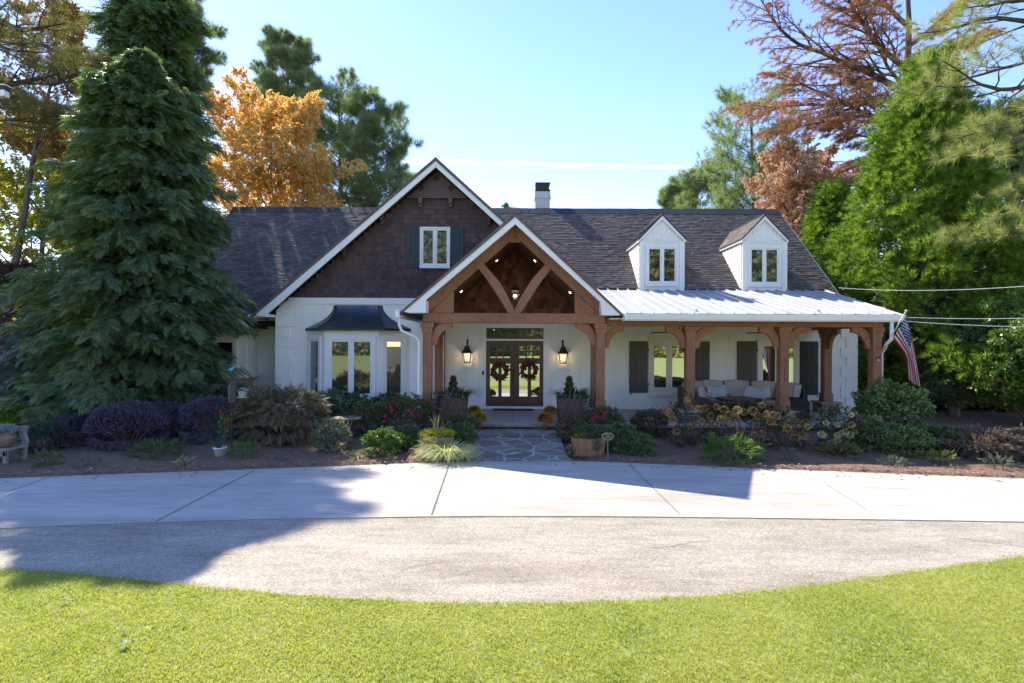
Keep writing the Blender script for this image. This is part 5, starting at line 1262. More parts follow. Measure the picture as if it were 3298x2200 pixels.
Tb = (np.array([[0, .075, 0], [0, -.075, 0], [.62, .05, -.06], [1, 0, -.3]]), np.array([[0, 1, 2], [0, 2, 3]]))
Tb = (np.array([[0, .07, 0], [0, -.07, 0], [.6, -.045, -.03], [1, 0, -.22]]), np.array([[0, 1, 2], [0, 2, 3]]))
Dd = np.stack([N.normal(size=n) * .55, N.normal(size=n) * .55, np.full(n, .75)], 1)
go = np_obj('lawn_grass', *scatter(Tb, np.stack([X, Y, np.full(n, -.006)], 1), Dd, N.uniform(.018, .038, n) * (1 + .08 * cl) * (1.0), jit=1.0), grass_m)
tag(go, 'short bright green grass blades of the front lawn', 'grass', kind='stuff')
# little clover heads and fallen leaves
leafg_m = M_leaf('fallen_leaf_pale', [(.25, .33, .2), (.35, .42, .28)], .2, .7)
leafb_m = M_leaf('fallen_leaf_brown', [(.12, .06, .035), (.3, .17, .09), (.42, .30, .2), (.22, .10, .05)], .1, .8, nscale=8)
n = 260; X = N.uniform(-6, 6, n); Y = N.uniform(3.3, 6, n); m_ = Y < yl_(X) - .05; X = X[m_]; Y = Y[m_]
tag(np_obj('clover_heads', *scatter(T_tuft(7, 1.3, .5), np.stack([X, Y, np.full(len(X), .035)], 1), np.tile([0, 0, 1.], (len(X), 1)), .010), M_noise('clover_white', (.6, .6, .5), (.7, .7, .6))), 'tiny pale clover heads scattered over the lawn', 'clover', kind='stuff')
n = 1500; X = N.uniform(-11, 11, n); Y = yb(X) + N.uniform(-.9, 1.5, n) ** 3 * .9 + .12
Z = np.where(Y > yb(X), np.array([gz(0, y) for y in Y]) + .055, .006)
q = (np.abs(X - .1) > 1.3) | (Y < 11.3)
a = N.uniform(0, 2 * PI, n); tag(np_obj('leaf_litter', *scatter(T_leaf(.42, .12), np.stack([X, Y, Z], 1)[q], np.stack([np.cos(a), np.sin(a), N.normal(size=n) * .1], 1)[q], N.uniform(.025, .075, n)[q], jit=.25), leafb_m), 'small dry leaves lying on the bed and drive edge', 'leaves', kind='stuff')
n = 330; X = N.uniform(-8, 8, n); Y = yl_(X) + N.uniform(0, 1, n) * (yb(X) - yl_(X)); a = N.normal(size=n) * .5
tag(np_obj('needle_litter', *scatter((np.array([[-.5, -.012, 0], [0, -.012, .02], [.5, 0, 0], [0, .012, .02]]), np.array([[0, 1, 2, 3]])), np.stack([X, Y, np.full(n, .006)], 1), np.stack([np.cos(a), np.sin(a), np.zeros(n)], 1), N.uniform(.08, .22, n), jit=.05), straw_m), 'long thin pine needles and twigs strewn on the drive', 'needles', kind='stuff')
def big_leaf(px, py, s, lab, mat, rot):
    x, y = gd(px, py); b = B(); K = 14
    pts = [(s * (.55 + .45 * abs(math.sin(a * PI / K * 2.5))) * math.cos(a * 2 * PI / K), s * .7 * (.55 + .45 * abs(math.sin(a * PI / K * 2.5))) * math.sin(a * 2 * PI / K)) for a in range(K)]
    vs = [(0, 0, .045)] + [(p * math.cos(rot) - q * math.sin(rot), p * math.sin(rot) + q * math.cos(rot), .045 + .008 * math.sin(i * 1.9)) for i, (p, q) in enumerate(pts)]
    b.add(vs, [(0, i + 1, (i + 1) % K + 1) for i in range(K)]); o = b.build('fallen_leaf', mat); o.location = (x, y, 0); tag(o, lab, 'leaf', 'large leaves fallen on the lawn')
for i, q in enumerate(((152, 1385, .045, 'pale green fallen leaf lying alone nearest the drive on the left lawn', leafg_m, .3), (284, 1455, .035, 'pale green fallen leaf, upper one of a small cluster on the left lawn', leafg_m, 1.2), (302, 1466, .03, 'pale fallen leaf at the right of the small leaf cluster on the lawn', leafg_m, 2.2), (288, 1486, .05, 'largest pale leaf of the cluster, lowest on the left lawn', leafg_m, .8), (422, 1438, .025, 'small curled pale leaf alone right of the leaf cluster', leafg_m, 2.9), (276, 1488, .02, 'small brown leaf touching the lowest pale leaf on the lawn', leafb_m, 0))): big_leaf(*q)
# ================================================================== shrubs
stem_m = M_noise('shrub_stem', (.06, .04, .028), (.14, .10, .07), 8, .9)
def shrub(name, lab, cat, px, py, wpx, hpx, mat, T, n, ls, group=None, depth=.8, lump=.18, lift=.0, out=.7, upb=.3, stems=6, flowers=None, hollow=.55):
    x, y = gd(px, py); g = gz(x, y) + .01; d = y; w = wpx / 1250 * d; y = y + w * .5 * depth * .7; h = hpx / 1250 * (y) ; w = wpx / 1250 * y
    x = D(px, py, y)[0]
    t = thing(name, lab, cat, (x, y, g), group)
    dd = rdir(n); dd[:, 2] = np.abs(dd[:, 2]) ** .8 * np.sign(dd[:, 2] + .25); 
    ph = N.uniform(0, 6, 3)
    lf = 1 + lump * (np.sin(dd[:, 0] * 5 + ph[0]) * np.sin(dd[:, 1] * 5 + ph[1]) + .6 * np.sin(dd[:, 2] * 9 + dd[:, 0] * 7 + ph[2]))
    r = N.uniform(hollow, 1, n) ** .5 * lf
    P = dd * r[:, None] * [w / 2, w / 2 * depth, h * .55] + [x, y, g + h * .45 + lift]; P[:, 2] = np.maximum(P[:, 2], g + .02)
    Dr = dd * out + rdir(n) * .6 + [0, 0, upb]
    np_obj('foliage', *scatter(T, P, Dr, N.uniform(.7, 1.2, n) * ls), mat, t)
    b = B()
    for k in range(stems):
        a = k * 2 * PI / stems + .4; b.tube([(x + .05 * math.cos(a), y + .05 * math.sin(a), g - .03), (x + w * .18 * math.cos(a), y + w * .18 * math.sin(a), g + h * .3), (x + w * .34 * math.cos(a), y + w * .3 * math.sin(a), g + h * .7)], [.016, .011, .005], 5)
    b.build('stem', stem_m, t)
    if flowers:
        me = None
        for q in flowers:
            fx_, fy_, s = q[:3]; yy = y - w * .5 * depth * (.85 if len(q) < 4 else q[3]); p = D(fx_, fy_, yy)
            if me is None or q is flowers[0]: pass
            o = bpy.data.objects.new('bloom', bloom_me[flowers_kind[0]]); COL.objects.link(o); o.parent = t
            o.location = Vector(p) - Vector((x, y, g)); o.scale = (s, s, s); o.rotation_euler = (R.uniform(-.4, .4), R.uniform(-.3, .3), R.uniform(0, 6))
    return t
def ball_mesh(name, n, T, mat, size, r0=1.0, flat=.9):
    dd = rdir(n); o = np_obj(name, *scatter(T, dd * [r0, r0, r0 * flat], dd + rdir(n) * .7, size), mat); me = o.data; bpy.data.objects.remove(o); return me
pink_m = M_leaf('pink_bloom', [(.55, .03, .10), (.75, .08, .18), (.6, .05, .14)], .25, .6, tint=(1, 1, 1))
hyd_m = M_leaf('dried_hydrangea', [(.22, .11, .045), (.42, .25, .09), (.58, .42, .15), (.30, .15, .07)], .25, .8, nscale=4, tint=(1.2, 1.1, .7))
hyg_m = M_leaf('yellow_hydrangea', [(.35, .36, .12), (.52, .52, .22), (.45, .42, .2)], .2, .8, tint=(1, 1, .8))
bloom_me = {'pink': ball_mesh('pink_bloom', 26, T_leaf(.5), pink_m, .9, .45), 'hyd': ball_mesh('hydrangea_head', 90, T_leaf(.5), hyd_m, .42, .8), 'hyg': ball_mesh('hydrangea_head_green', 90, T_leaf(.5), hyg_m, .42, .8)}
flowers_kind = ['pink']
TW = T_twig(6, .3); TWs = T_twig(7, .22, 5); TWb = T_twig(6, .42, 9)
purple_m = M_leaf('purple_leaf', [(0.038, 0.034, 0.050), (0.082, 0.070, 0.102), (0.138, 0.120, 0.168), (0.078, 0.058, 0.066)], .12, .5, .5, tint=(1.2, .9, 1.1))
dgreen_m = M_leaf('dark_shrub_leaf', [(0.034, 0.071, 0.024), (0.081, 0.142, 0.047), (0.149, 0.227, 0.081), (0.230, 0.298, 0.121)], .2, .45, .45, 2.5)
bgreen_m = M_leaf('blue_green_leaf', [(.02, .045, .035), (.05, .09, .07), (.10, .15, .12)], .12, .6)
lgreen_m = M_leaf('glossy_light_leaf', [(.05, .11, .015), (.10, .19, .03), (.20, .30, .07)], .3, .35, .6)
lime_m = M_leaf('lime_leaf', [(.08, .16, .01), (.16, .26, .02), (.26, .34, .05)], .4, .5)
maple_m = M_leaf('weeping_maple_leaf', [(0.070, 0.070, 0.035), (0.133, 0.119, 0.063), (0.224, 0.182, 0.119), (0.098, 0.119, 0.042)], .25, .6)
varieg_m = M_leaf('variegated_leaf', [(.06, .09, .05), (.18, .22, .13), (.42, .44, .32)], .2, .5)
rose_m = M_leaf('rose_leaf', [(0.046, 0.078, 0.026), (0.104, 0.130, 0.052), (0.169, 0.104, 0.065), (0.072, 0.104, 0.039)], .2, .5)
jun_m = M_leaf('juniper_yellow', [(.05, .075, .018), (.11, .14, .035), (.22, .24, .08)], .2, .6)
rhod_m = M_leaf('rhododendron_leaf', [(0.044, 0.075, 0.025), (0.100, 0.163, 0.050), (0.200, 0.275, 0.088), (0.325, 0.375, 0.150)], .25, .45, .45, 2.5)
redgr_m = M_leaf('red_grey_leaf', [(0.096, 0.054, 0.054), (0.192, 0.120, 0.108), (0.144, 0.144, 0.108), (0.264, 0.144, 0.120)], .2, .7)
tmul = 1.0
PG = 'purple loropetalum mounds in the left bed'
shrub('purple_shrub', 'dark purple mounded shrub, frontmost and largest in the left bed', 'shrub', 294, 1040, 168, 102, purple_m, TWs, 3900, .10, PG, lump=.07, hollow=.75)
shrub('purple_shrub', 'purple mounded shrub behind the frontmost one, under the big evergreen', 'shrub', 372, 1006, 130, 72, purple_m, TWs, 2250, .10, PG, lump=.07, hollow=.75)
shrub('purple_shrub', 'purple shrub beside the bird feeder pole', 'shrub', 484, 1022, 130, 100, purple_m, TWs, 3000, .10, PG, lump=.07, hollow=.75)
shrub('purple_shrub', 'darkest purple shrub, leftmost next to the blue green juniper', 'shrub', 186, 1030, 110, 72, purple_m, TWs, 2250, .10, PG, lump=.07, hollow=.75)
shrub('lime_shrub', 'bright yellow green low shrub behind the bench', 'shrub', 58, 1004, 135, 62, lime_m, TWs, 2200, .12)
shrub('juniper_shrub', 'blue green juniper at the right end of the bench', 'shrub', 100, 1044, 90, 62, bgreen_m, TWs, 1200, .10)
shrub('weeping_maple', 'wide weeping lace-leaf maple left of the bay window', 'shrub', 645, 1024, 205, 118, maple_m, T_frond(5, .3, .5, .05), 3400, .20, None, .7, .14, .0, 1.1, -.35, 10)
shrub('azalea', 'dark green evergreen shrub under the bay window, left', 'shrub', 780, 972, 125, 66, dgreen_m, TWb, 1500, .15, 'evergreens under the bay window')
shrub('azalea', 'dark green evergreen shrub under the bay window, right', 'shrub', 886, 966, 105, 56, dgreen_m, TWb, 1200, .15, 'evergreens under the bay window')
flowers_kind[0] = 'pink'
fl = [(x / 4.1263 + 698.6, y / 4.1263 + 741.4) for x, y in ((680, 1335), (712, 1398), (740, 1398), (1073, 1240), (1073, 1310), (1165, 1175), (1255, 1290), (1280, 1292), (1405, 1208), (1450, 1178), (1493, 1225), (1545, 1245), (960, 1440), (1138, 1130))]
fl = [(980 + a[0], a[1]) for a in []] or [((980 + x / 4.126) / 1.40284, (1040 + y / 4.126) / 1.40284) for x, y in ((680, 1335), (712, 1398), (740, 1398), (1073, 1240), (1073, 1310), (1165, 1175), (1255, 1290), (1280, 1292), (1405, 1208), (1450, 1178), (1493, 1225), (1545, 1245), (960, 1440), (1138, 1130))]
RG = 'pink rose bushes'
shrub('rose_bush', 'sprawling rose bush with pink blooms right of the birdbath', 'rose bush', 836, 1006, 90, 66, rose_m, TW, 900, .12, RG, flowers=[(q[0], q[1], .045) for q in fl[:3] + fl[12:13]])
shrub('rose_bush', 'widest rose bush with many pink blooms left of the tall planter', 'rose bush', 940, 1008, 140, 88, rose_m, TW, 1900, .12, RG, flowers=[(q[0], q[1], .042) for q in fl[3:12] + fl[13:]])
shrub('rose_bush', 'low rose bush in front of the left tall planter', 'rose bush', 1046, 1018, 95, 66, rose_m, TW, 1000, .12, RG, flowers=[(1065, 978, .03), (1078, 958, .03), (1012, 940, .035), (1051, 968, .03)])
c7 = lambda x, y: ((950 + x * .4679) / 1.40284, (1150 + y * .4679) / 1.40284)
shrub('rose_bush', 'small rose bush with one bright bloom at the right of the steps', 'rose bush', 1312, 1014, 62, 52, rose_m, TW, 600, .11, RG, flowers=[(*c7(1852, 470), .05), (*c7(1830, 500), .025)])
shrub('rose_bush', 'rose bush with pink blooms in front of the first stone pier', 'rose bush', 1388, 1012, 80, 70, rose_m, TW, 900, .12, RG, flowers=[(*c7(2140, 392), .05), (*c7(2078, 412), .05), (*c7(2128, 425), .045), (*c7(2050, 425), .035), (*c7(2165, 430), .035), (*c7(2060, 440), .03)])
shrub('rose_bush', 'dark rose bush left of the dried hydrangeas', 'rose bush', 1492, 1006, 72, 56, rose_m, TW, 800, .12, RG, flowers=[(1527, 965, .03), (1448, 962, .03), (1498, 985, .03)])
shrub('variegated_shrub', 'pale variegated shrub in front of the birdbath', 'shrub', 762, 1042, 84, 72, varieg_m, TW, 620, .10)
shrub('variegated_shrub', 'small sunlit cream variegated shrub right of the birdbath', 'shrub', 836, 976, 44, 40, varieg_m, TW, 260, .09)
shrub('glossy_shrub', 'rounded glossy light green shrub in the sun by the drive', 'shrub', 878, 1052, 82, 56, lgreen_m, TWb, 1500, .09)
shrub('glossy_shrub', 'small bright green shoots between glossy shrub and tub planter', 'shrub', 936, 1042, 46, 38, lgreen_m, TW, 300, .09)
shrub('low_evergreen', 'low dark evergreen behind the left tub planter', 'shrub', 930, 1034, 80, 48, dgreen_m, TW, 900, .10)
shrub('low_evergreen', 'dark evergreen between left tub planter and path', 'shrub', 1055, 1032, 70, 52, dgreen_m, TW, 900, .10)
shrub('low_evergreen', 'mounded dark evergreen behind the oval sign', 'shrub', 1426, 1044, 82, 62, dgreen_m, TW, 1500, .09)
shrub('low_evergreen', 'smaller round evergreen right of the oval sign', 'shrub', 1474, 1052, 62, 46, dgreen_m, TW, 900, .09)
flowers_kind[0] = 'hyd'
c8b = lambda x, y: ((1950 + x / 1.744) / 1.40284, (1150 + y / 1.744) / 1.40284)
hp = [(345, 300), (380, 352), (512, 345), (485, 388), (590, 330), (595, 375), (625, 280), (665, 295), (700, 375), (740, 300), (775, 308), (828, 302), (858, 332), (845, 388), (760, 408), (905, 320), (940, 322), (965, 330), (1000, 380), (1040, 335), (1080, 375), (1110, 440), (1135, 392), (580, 215), (525, 290), (690, 325), (650, 350), (880, 270), (560, 285), (460, 240)]
hp2 = [(810, 470), (850, 490), (880, 430), (835, 435), (1060, 425), (1118, 392), (400, 420), (730, 345), (610, 440), (930, 360), (1020, 400), (360, 315), (545, 360)]
sz = lambda: R.uniform(.065, .10)
br_m = M_leaf('hydrangea_leaf', [(.03, .045, .015), (.07, .07, .03), (.12, .07, .04)], .2, .7)
A = [c8b(*q) for q in hp + hp2]
HG = 'hydrangea bushes with dried heads'
shrub('hydrangea', 'dried hydrangea with brown mophead blooms left of the second porch post', 'hydrangea', 1585, 1030, 130, 108, br_m, TW, 420, .13, HG, stems=16, flowers=[(q[0], q[1], sz(), R.uniform(.3, 1.1)) for q in A if q[0] < 1640])
shrub('hydrangea', 'dried hydrangea with sunlit golden heads in front of the porch middle', 'hydrangea', 1705, 1040, 160, 112, br_m, TW, 420, .13, HG, stems=20, flowers=[(q[0], q[1], sz(), R.uniform(.3, 1.1)) for q in A if 1640 <= q[0] < 1770])
shrub('hydrangea', 'dried hydrangea with drooping brown heads under the third post', 'hydrangea', 1805, 1042, 110, 96, br_m, TW, 300, .13, HG, stems=14, flowers=[(q[0], q[1], sz(), R.uniform(.3, 1.1)) for q in A if q[0] >= 1770])
flowers_kind[0] = 'hyg'
shrub('hydrangea', 'hydrangea with pale yellow green heads near the porch end', 'hydrangea', 1928, 1046, 96, 104, br_m, TW, 500, .12, HG, stems=12, flowers=[(*c8b(*q), R.uniform(.055, .075), R.uniform(.5, 1.1)) for q in ((1238, 368), (1305, 378), (1325, 378), (1383, 380), (1375, 438), (1400, 420), (1330, 425), (1305, 440), (1270, 480), (1225, 438), (1215, 432), (1380, 325), (1300, 465), (1410, 520), (1350, 420), (1395, 500))])
flowers_kind[0] = 'pink'
shrub('low_evergreen', 'leafy dark evergreen in front of the last stone pier', 'shrub', 2000, 1038, 92, 66, rhod_m, TWb, 1200, .13)
shrub('low_evergreen', 'spreading evergreen right of the porch, nearer the drive', 'shrub', 2080, 1052, 104, 62, rhod_m, TWb, 1500, .11)
shrub('low_evergreen', 'yellow tipped evergreen at the right of the bed', 'shrub', 2172, 1052, 92, 60, M_leaf('yellow_tip_leaf', [(.03, .06, .015), (.07, .11, .025), (.17, .17, .04)], .2, .5), TWb, 1200, .11)
shrub('rhododendron', 'tall loose rhododendron at the porch corner below the flag', 'shrub', 2050, 1012, 135, 118, rhod_m, TWb, 2600, .16, None, .8, .22)
shrub('red_shrub', 'greyish red leaved shrub at the far right of the bed', 'shrub', 2260, 1066, 170, 66, redgr_m, TWs, 1500, .14)
shrub('red_shrub', 'reddish low shrub cut by the right edge', 'shrub', 2345, 1062, 90, 62, redgr_m, TWs, 900, .14)
JT = T_frond(6, .22, .35, .035)
def low(lab, px, py, w, h, mat, n, ls=.2, name='ground_juniper', grp='low creeping plants at the bed edge'):
    n = int(n * 1.7); ls *= .68
    shrub(name, lab, 'low plant', px, py, w, h, mat, JT, n, ls, grp, .8, .3, 0, 1.2, .35, 4)
gl_m = M_leaf('grey_green_sprig', [(.06, .09, .05), (.13, .16, .11), (.2, .23, .17)], .2, .7)
sj = M_leaf('bright_juniper', [(.04, .09, .015), (.09, .17, .03), (.22, .32, .07)], .3, .6)
low('yellow green juniper in front of the purple mounds', 362, 1056, 100, 30, jun_m, 260)
low('thin green tuft left of the purple mounds, near the bench', 108, 1074, 58, 30, jun_m, 130, .15)
low('small grey green tuft below the leftmost purple shrub', 202, 1078, 44, 24, gl_m, 90, .12)
low('feathery green juniper right of the white pot', 558, 1060, 60, 34, sj, 160, .16)
low('faint brown sprig between juniper and drive', 424, 1076, 40, 20, dry_m, 50, .12)
low('faint grey sprig right of the white pot', 644, 1062, 30, 18, gl_m, 40, .12)
low('small round thyme-like tuft left of the glossy shrub', 826, 1062, 42, 22, sj, 160, .09)
low('large bright green fern-like juniper below the hydrangeas', 1680, 1068, 122, 46, sj, 420, .24)
low('grey green tuft right of the bright juniper', 1812, 1064, 38, 28, gl_m, 100, .12)
low('feathery green juniper below the yellow green hydrangea', 1928, 1058, 76, 32, jun_m, 200, .18)
low('pale grey green sprig by the drive on the right', 2052, 1076, 46, 20, gl_m, 80, .12)
low('bright yellow green tuft at the right of the bed', 2164, 1072, 54, 30, jun_m, 140, .15)
low('thin pale tuft near the right edge of the bed', 2290, 1082, 60, 26, gl_m, 90, .14)
low('sprig of grass at the left foot of the right tub planter', 1316, 1048, 30, 26, dry_m, 40, .1)
# striped ornamental grass
x, y = gd(1020, 1060); t = thing('ornamental_grass', 'cream striped arching grass clump at the corner of drive and path', 'ornamental grass', (x, y + .18, 0))
og = M_leaf('striped_grass', [(.20, .26, .08), (.50, .52, .25), (.76, .74, .50)], .35, .5, nscale=3)
np_obj('blades', *cat_np([blades(700, (x + .08, y + .2, .02), .12, .74, .9, up=1.35, w=.017, bend=.95), blades(260, (x - .30, y + .22, .02), .10, .42, .9, up=1.2, w=.024, bend=.9), blades(260, (x + .28, y + .2, .02), .10, .50, 1.0, up=1.1, w=.02, bend=.95)]), og, t)

n = 420; X = N.uniform(-10.5, 10.8, n); u = N.uniform(.3, 6.8, n); cs, sn = math.cos(math.atan(RM)), math.sin(math.atan(RM))
Y = 17.75 + u * cs; Z = rz(17.75) + u * sn + .03; m_ = ~((X > -7.6) & (X < 3.2)); a = N.uniform(-1.2, 1.2, n)
tag(np_obj('roof_litter', *scatter(T_leaf(.22, .05), np.stack([X, Y, Z], 1)[m_], np.stack([np.cos(a), np.sin(a) * cs, np.sin(a) * sn], 1)[m_], N.uniform(.04, .11, n)[m_], up=[0, -sn, cs], jit=.3), M_island('pale_litter', [(.35, .28, .2), (.6, .52, .42), (.25, .17, .1)], .9, 2, .2, 0)), 'pale dry leaves and needles caught on the shingle roof', 'leaves', kind='stuff')
n = 60; X = N.uniform(3.2, 9.8, n); t = N.uniform(0, 1, n); a = N.uniform(0, 6, n)
tag(np_obj('roof_litter', *scatter(T_leaf(.16, .02), np.stack([X, 14.1 + 4.8 * t, 3.27 + 1.1 * t], 1), np.stack([np.cos(a), np.sin(a), np.zeros(n)], 1), N.uniform(.04, .12, n), jit=.1), leafb_m), 'thin brown needles lying on the white metal roof', 'needles', kind='stuff')
# ================================================================== trees
bark_m = M_noise('bark', (.045, .032, .024), (.13, .095, .07), 6, .95, .8, 14, (1, 1, .25))
barkg_m = M_noise('grey_bark', (.07, .06, .05), (.17, .15, .125), 6, .95, .8, 14, (1, 1, .25))
def wpt(px, py, d): return np.array(D(px, py, d))
def tree(name, lab, x, y, h, P, T, ls, lmat, r0=.2, bmat=None, group=None, lean=(0, 0), limbs=None, taper=True, jit=.6, cat='tree', lup=None):
    t = thing(name, lab, cat, (x, y, 0), group)
    segs = []; lp = []; ld = []
    if limbs is None:
        P = dict(P); P['radial'] = True
        p = np.array([x, y, -.1]); grow(segs, lp, ld, p, [lean[0], lean[1], 1], h, r0, 0, P)
    else:
        n = 8; pts = [np.array([x + lean[0] * h * i / n, y + lean[1] * h * i / n, h * i / n - .1]) + N.normal(size=3) * .03 * (i > 0) for i in range(n + 1)]
        segs.append((pts, [r0 * (1 - .8 * i / n) for i in range(n + 1)]))
        for (p, d, L, r) in limbs: grow(segs, lp, ld, p, d, L, r, 1, P)
    wood(segs, 'trunk', bmat or bark_m, t)
    lp = np.array(lp); ld = np.array(ld)
    np_obj('crown', *scatter(T, lp, ld, N.uniform(.75, 1.25, len(lp)) * ls, up=lup, jit=jit), lmat, t)
    print(name, 'segs', len(segs), 'leaves', len(lp), 'faces', len(lp) * len(T[1]))
    return t
# ---- conifers with whorled drooping boughs
def conifer(name, lab, x, y, h, prof, nb, nf, T, ls, lmat, droop=.25, r0=.22, group=None, spread=.5, inner=.25, vert=0.0, zmin=.3, azr=(0, 2 * PI), side=.9, plume=0.0, rag=.2):
    t = thing(name, lab, 'tree', (x, y, 0), group); segs = [([np.array([x, y, -.1]), np.array([x + .05, y, h * .5]), np.array([x, y, h])], [r0, r0 * .6, .02])]
    P = []; Dd = []
    for k in range(nb):
        u = (k + R.random()) / nb; z = zmin + (h - zmin) * (1 - (1 - u) ** 1.0) ; rr = prof(z / h) * R.uniform(1 - rag * 1.3, 1 + rag * .6); a = k * 2.39996 + R.uniform(-.3, .3)
        a = azr[0] + (a % (2 * PI)) / (2 * PI) * (azr[1] - azr[0])
        ca, sa = math.cos(a), math.sin(a); m = 5
        pts = [np.array([x + ca * rr * i / m, y + sa * rr * i / m, z + rr * (.18 * i / m - droop * (i / m) ** 2) + vert * (i / m) ** 2]) for i in range(m + 1)]
        segs.append((pts, [max(.006, .035 * (1 - i / m) * min(1, rr / 2)) for i in range(m + 1)]))
        for j in range(nf):
            f = inner + (1 - inner) * math.sqrt(R.random()); i = min(m - 1, int(f * m)); g = f * m - i; q = pts[i] * (1 - g) + pts[i + 1] * g
            s = R.choice((-1, 1)); off = spread * (1.15 - f) * R.random() * rr * .5
            q = q + np.array([-sa, ca, 0]) * s * off + np.array([0, 0, R.uniform(-.12, .12) - off * .25])
            if plume and j > nf * .25:
                gs = N.normal(size=3) * plume * [1, 1, .8]; q = pts[-1] + gs; P.append(q); Dd.append(gs / plume * .5 + np.array([ca * .7, sa * .7, .7])); continue
            P.append(q); Dd.append(np.array([ca, sa, 0]) * .8 + np.array([-sa, ca, 0]) * s * R.uniform(0, side) + np.array([0, 0, R.uniform(-.55, .15) + vert * 1.2]))
    wood(segs, 'trunk', bark_m, t)
    P = np.array(P); np_obj('crown', *scatter(T, P, Dd, N.uniform(.7, 1.25, len(P)) * ls, jit=.45), lmat, t)
    print(name, len(P) * len(T[1])); return t
dkcon_m = M_leaf('dark_evergreen', [(0.054, 0.092, 0.048), (0.090, 0.147, 0.072), (0.132, 0.202, 0.096), (0.180, 0.257, 0.120), (0.240, 0.208, 0.096)], .32, .5, .35, 1.3)
silc_m = M_leaf('silvery_evergreen', [(.03, .06, .045), (.08, .12, .09), (.16, .2, .16)], .2, .4, .6)
brcon_m = M_leaf('bright_cedar', [(0.036, 0.072, 0.022), (0.078, 0.150, 0.030), (0.162, 0.264, 0.042), (0.276, 0.396, 0.066), (0.384, 0.480, 0.096)], .3, .5, .3, 1.5)
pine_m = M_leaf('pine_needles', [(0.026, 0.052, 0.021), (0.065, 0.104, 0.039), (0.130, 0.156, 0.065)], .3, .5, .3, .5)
pinef_m = M_leaf('haze_paled_pine_needles', [(.12, .17, .11), (.20, .26, .16), (.29, .33, .20)], .5, .6, .3, .4)  # needle colours lightened so the distance haze is put into the leaf tone
pineo_m = M_leaf('pine_needles_autumn', [(.05, .08, .03), (.12, .14, .05), (.22, .20, .08), (.28, .17, .07)], .35, .5, .3, .5)
orange_m = M_leaf('orange_maple_leaf', [(.56, .34, .10), (.70, .47, .16), (.84, .65, .27), (.62, .41, .13), (.44, .34, .11)], .5, .6, .2, .8, tint=(1.15, 1.05, .75))
orangeb_m = M_leaf('russet_leaf', [(.16, .13, .05), (.30, .20, .09), (.42, .28, .12), (.22, .19, .08)], .4, .6, .2, .5, tint=(1.2, 1.05, .7))
yellow_m = M_leaf('yellow_green_leaf', [(.14, .20, .03), (.30, .34, .05), (.50, .46, .08), (.44, .30, .07)], .5, .5, .3, .5, tint=(1.25, 1.25, .6))
rust_m = M_leaf('rusty_cypress_leaf', [(.20, .09, .045), (.38, .19, .09), (.50, .30, .16), (.30, .16, .08)], .35, .8, .2, .5, tint=(1.15, 1, .7))
tan_m = M_leaf('tan_leaf', [(.42, .25, .16), (.56, .38, .26), (.64, .48, .34)], .35, .7, tint=(1.15, 1, .85))
brown_m = M_leaf('brown_leaf', [(.06, .03, .022), (.14, .08, .05), (.10, .06, .05)], .2, .6)
# big evergreen on the left
FR = T_frond(6, .36, .45, .05)
def prof1(t):
    return float(np.interp(t, [0, .06, .2, .44, .74, .9, 1], [1.9, 2.4, 2.35, 2.12, 1.55, .9, .1])) * (1 + .13 * math.sin(t * 23) + .07 * math.sin(t * 51))
lx, ly = D(322, 950, 15.2)[0], 15.2
conifer('evergreen', 'huge dark green drooping evergreen covering the left end of the house', lx, ly, 10.5, prof1, 640, 62, FR, .30, dkcon_m, .22, spread=.7, rag=.42, zmin=.75)
conifer('evergreen', 'tall evergreen top rising right behind the huge evergreen', D(352, 500, 23)[0], 23, 17.8, lambda t: float(np.interp(t, [0, .4, .7, .9, 1], [2.3, 2.1, 1.85, 1.5, .8])) * (1 + .14 * math.sin(t * 31)), 520, 30, FR, .55, dkcon_m, .2, spread=.7, rag=.45, zmin=5)
conifer('evergreen', 'silvery evergreen boughs at the foot of the huge evergreen, far left', D(90, 950, 15.8)[0], 15.9, 3.4, lambda t: 1.1 * (1 - t) ** .6 + .1, 130, 16, FR, .34, silc_m, .3)
# bright green conifers right
TU = T_tuft(16, .75, .10)
def prof2(t): return 3.5 * (1 - t) ** .8 * (1 + .12 * math.sin(t * 17 + 1)) + .2
conifer('cedar', 'large bright green feathery cedar behind the flag', D(2128, 800, 19.5)[0], 19.5, 12.3, prof2, 560, 46, TU, .25, brcon_m, -.05, vert=.25, spread=.55, inner=.3, plume=.20, rag=.3)
conifer('cedar', 'small green cedar between the roof end and the large cedar', D(1925, 600, 24)[0], 24.5, 9.2, lambda t: 1.45 * (1 - t) ** .6 + .15, 200, 34, TU, .26, brcon_m, .0, vert=.2, plume=.24)
conifer('cedar', 'dark green cedar filling the right edge behind the pine boughs', D(2345, 800, 21)[0], 21.5, 11.5, lambda t: 3.3 * (1 - t) ** .5 + .2, 320, 34, TU, .30, dkcon_m, -.02, vert=.2, inner=.3, plume=.28)
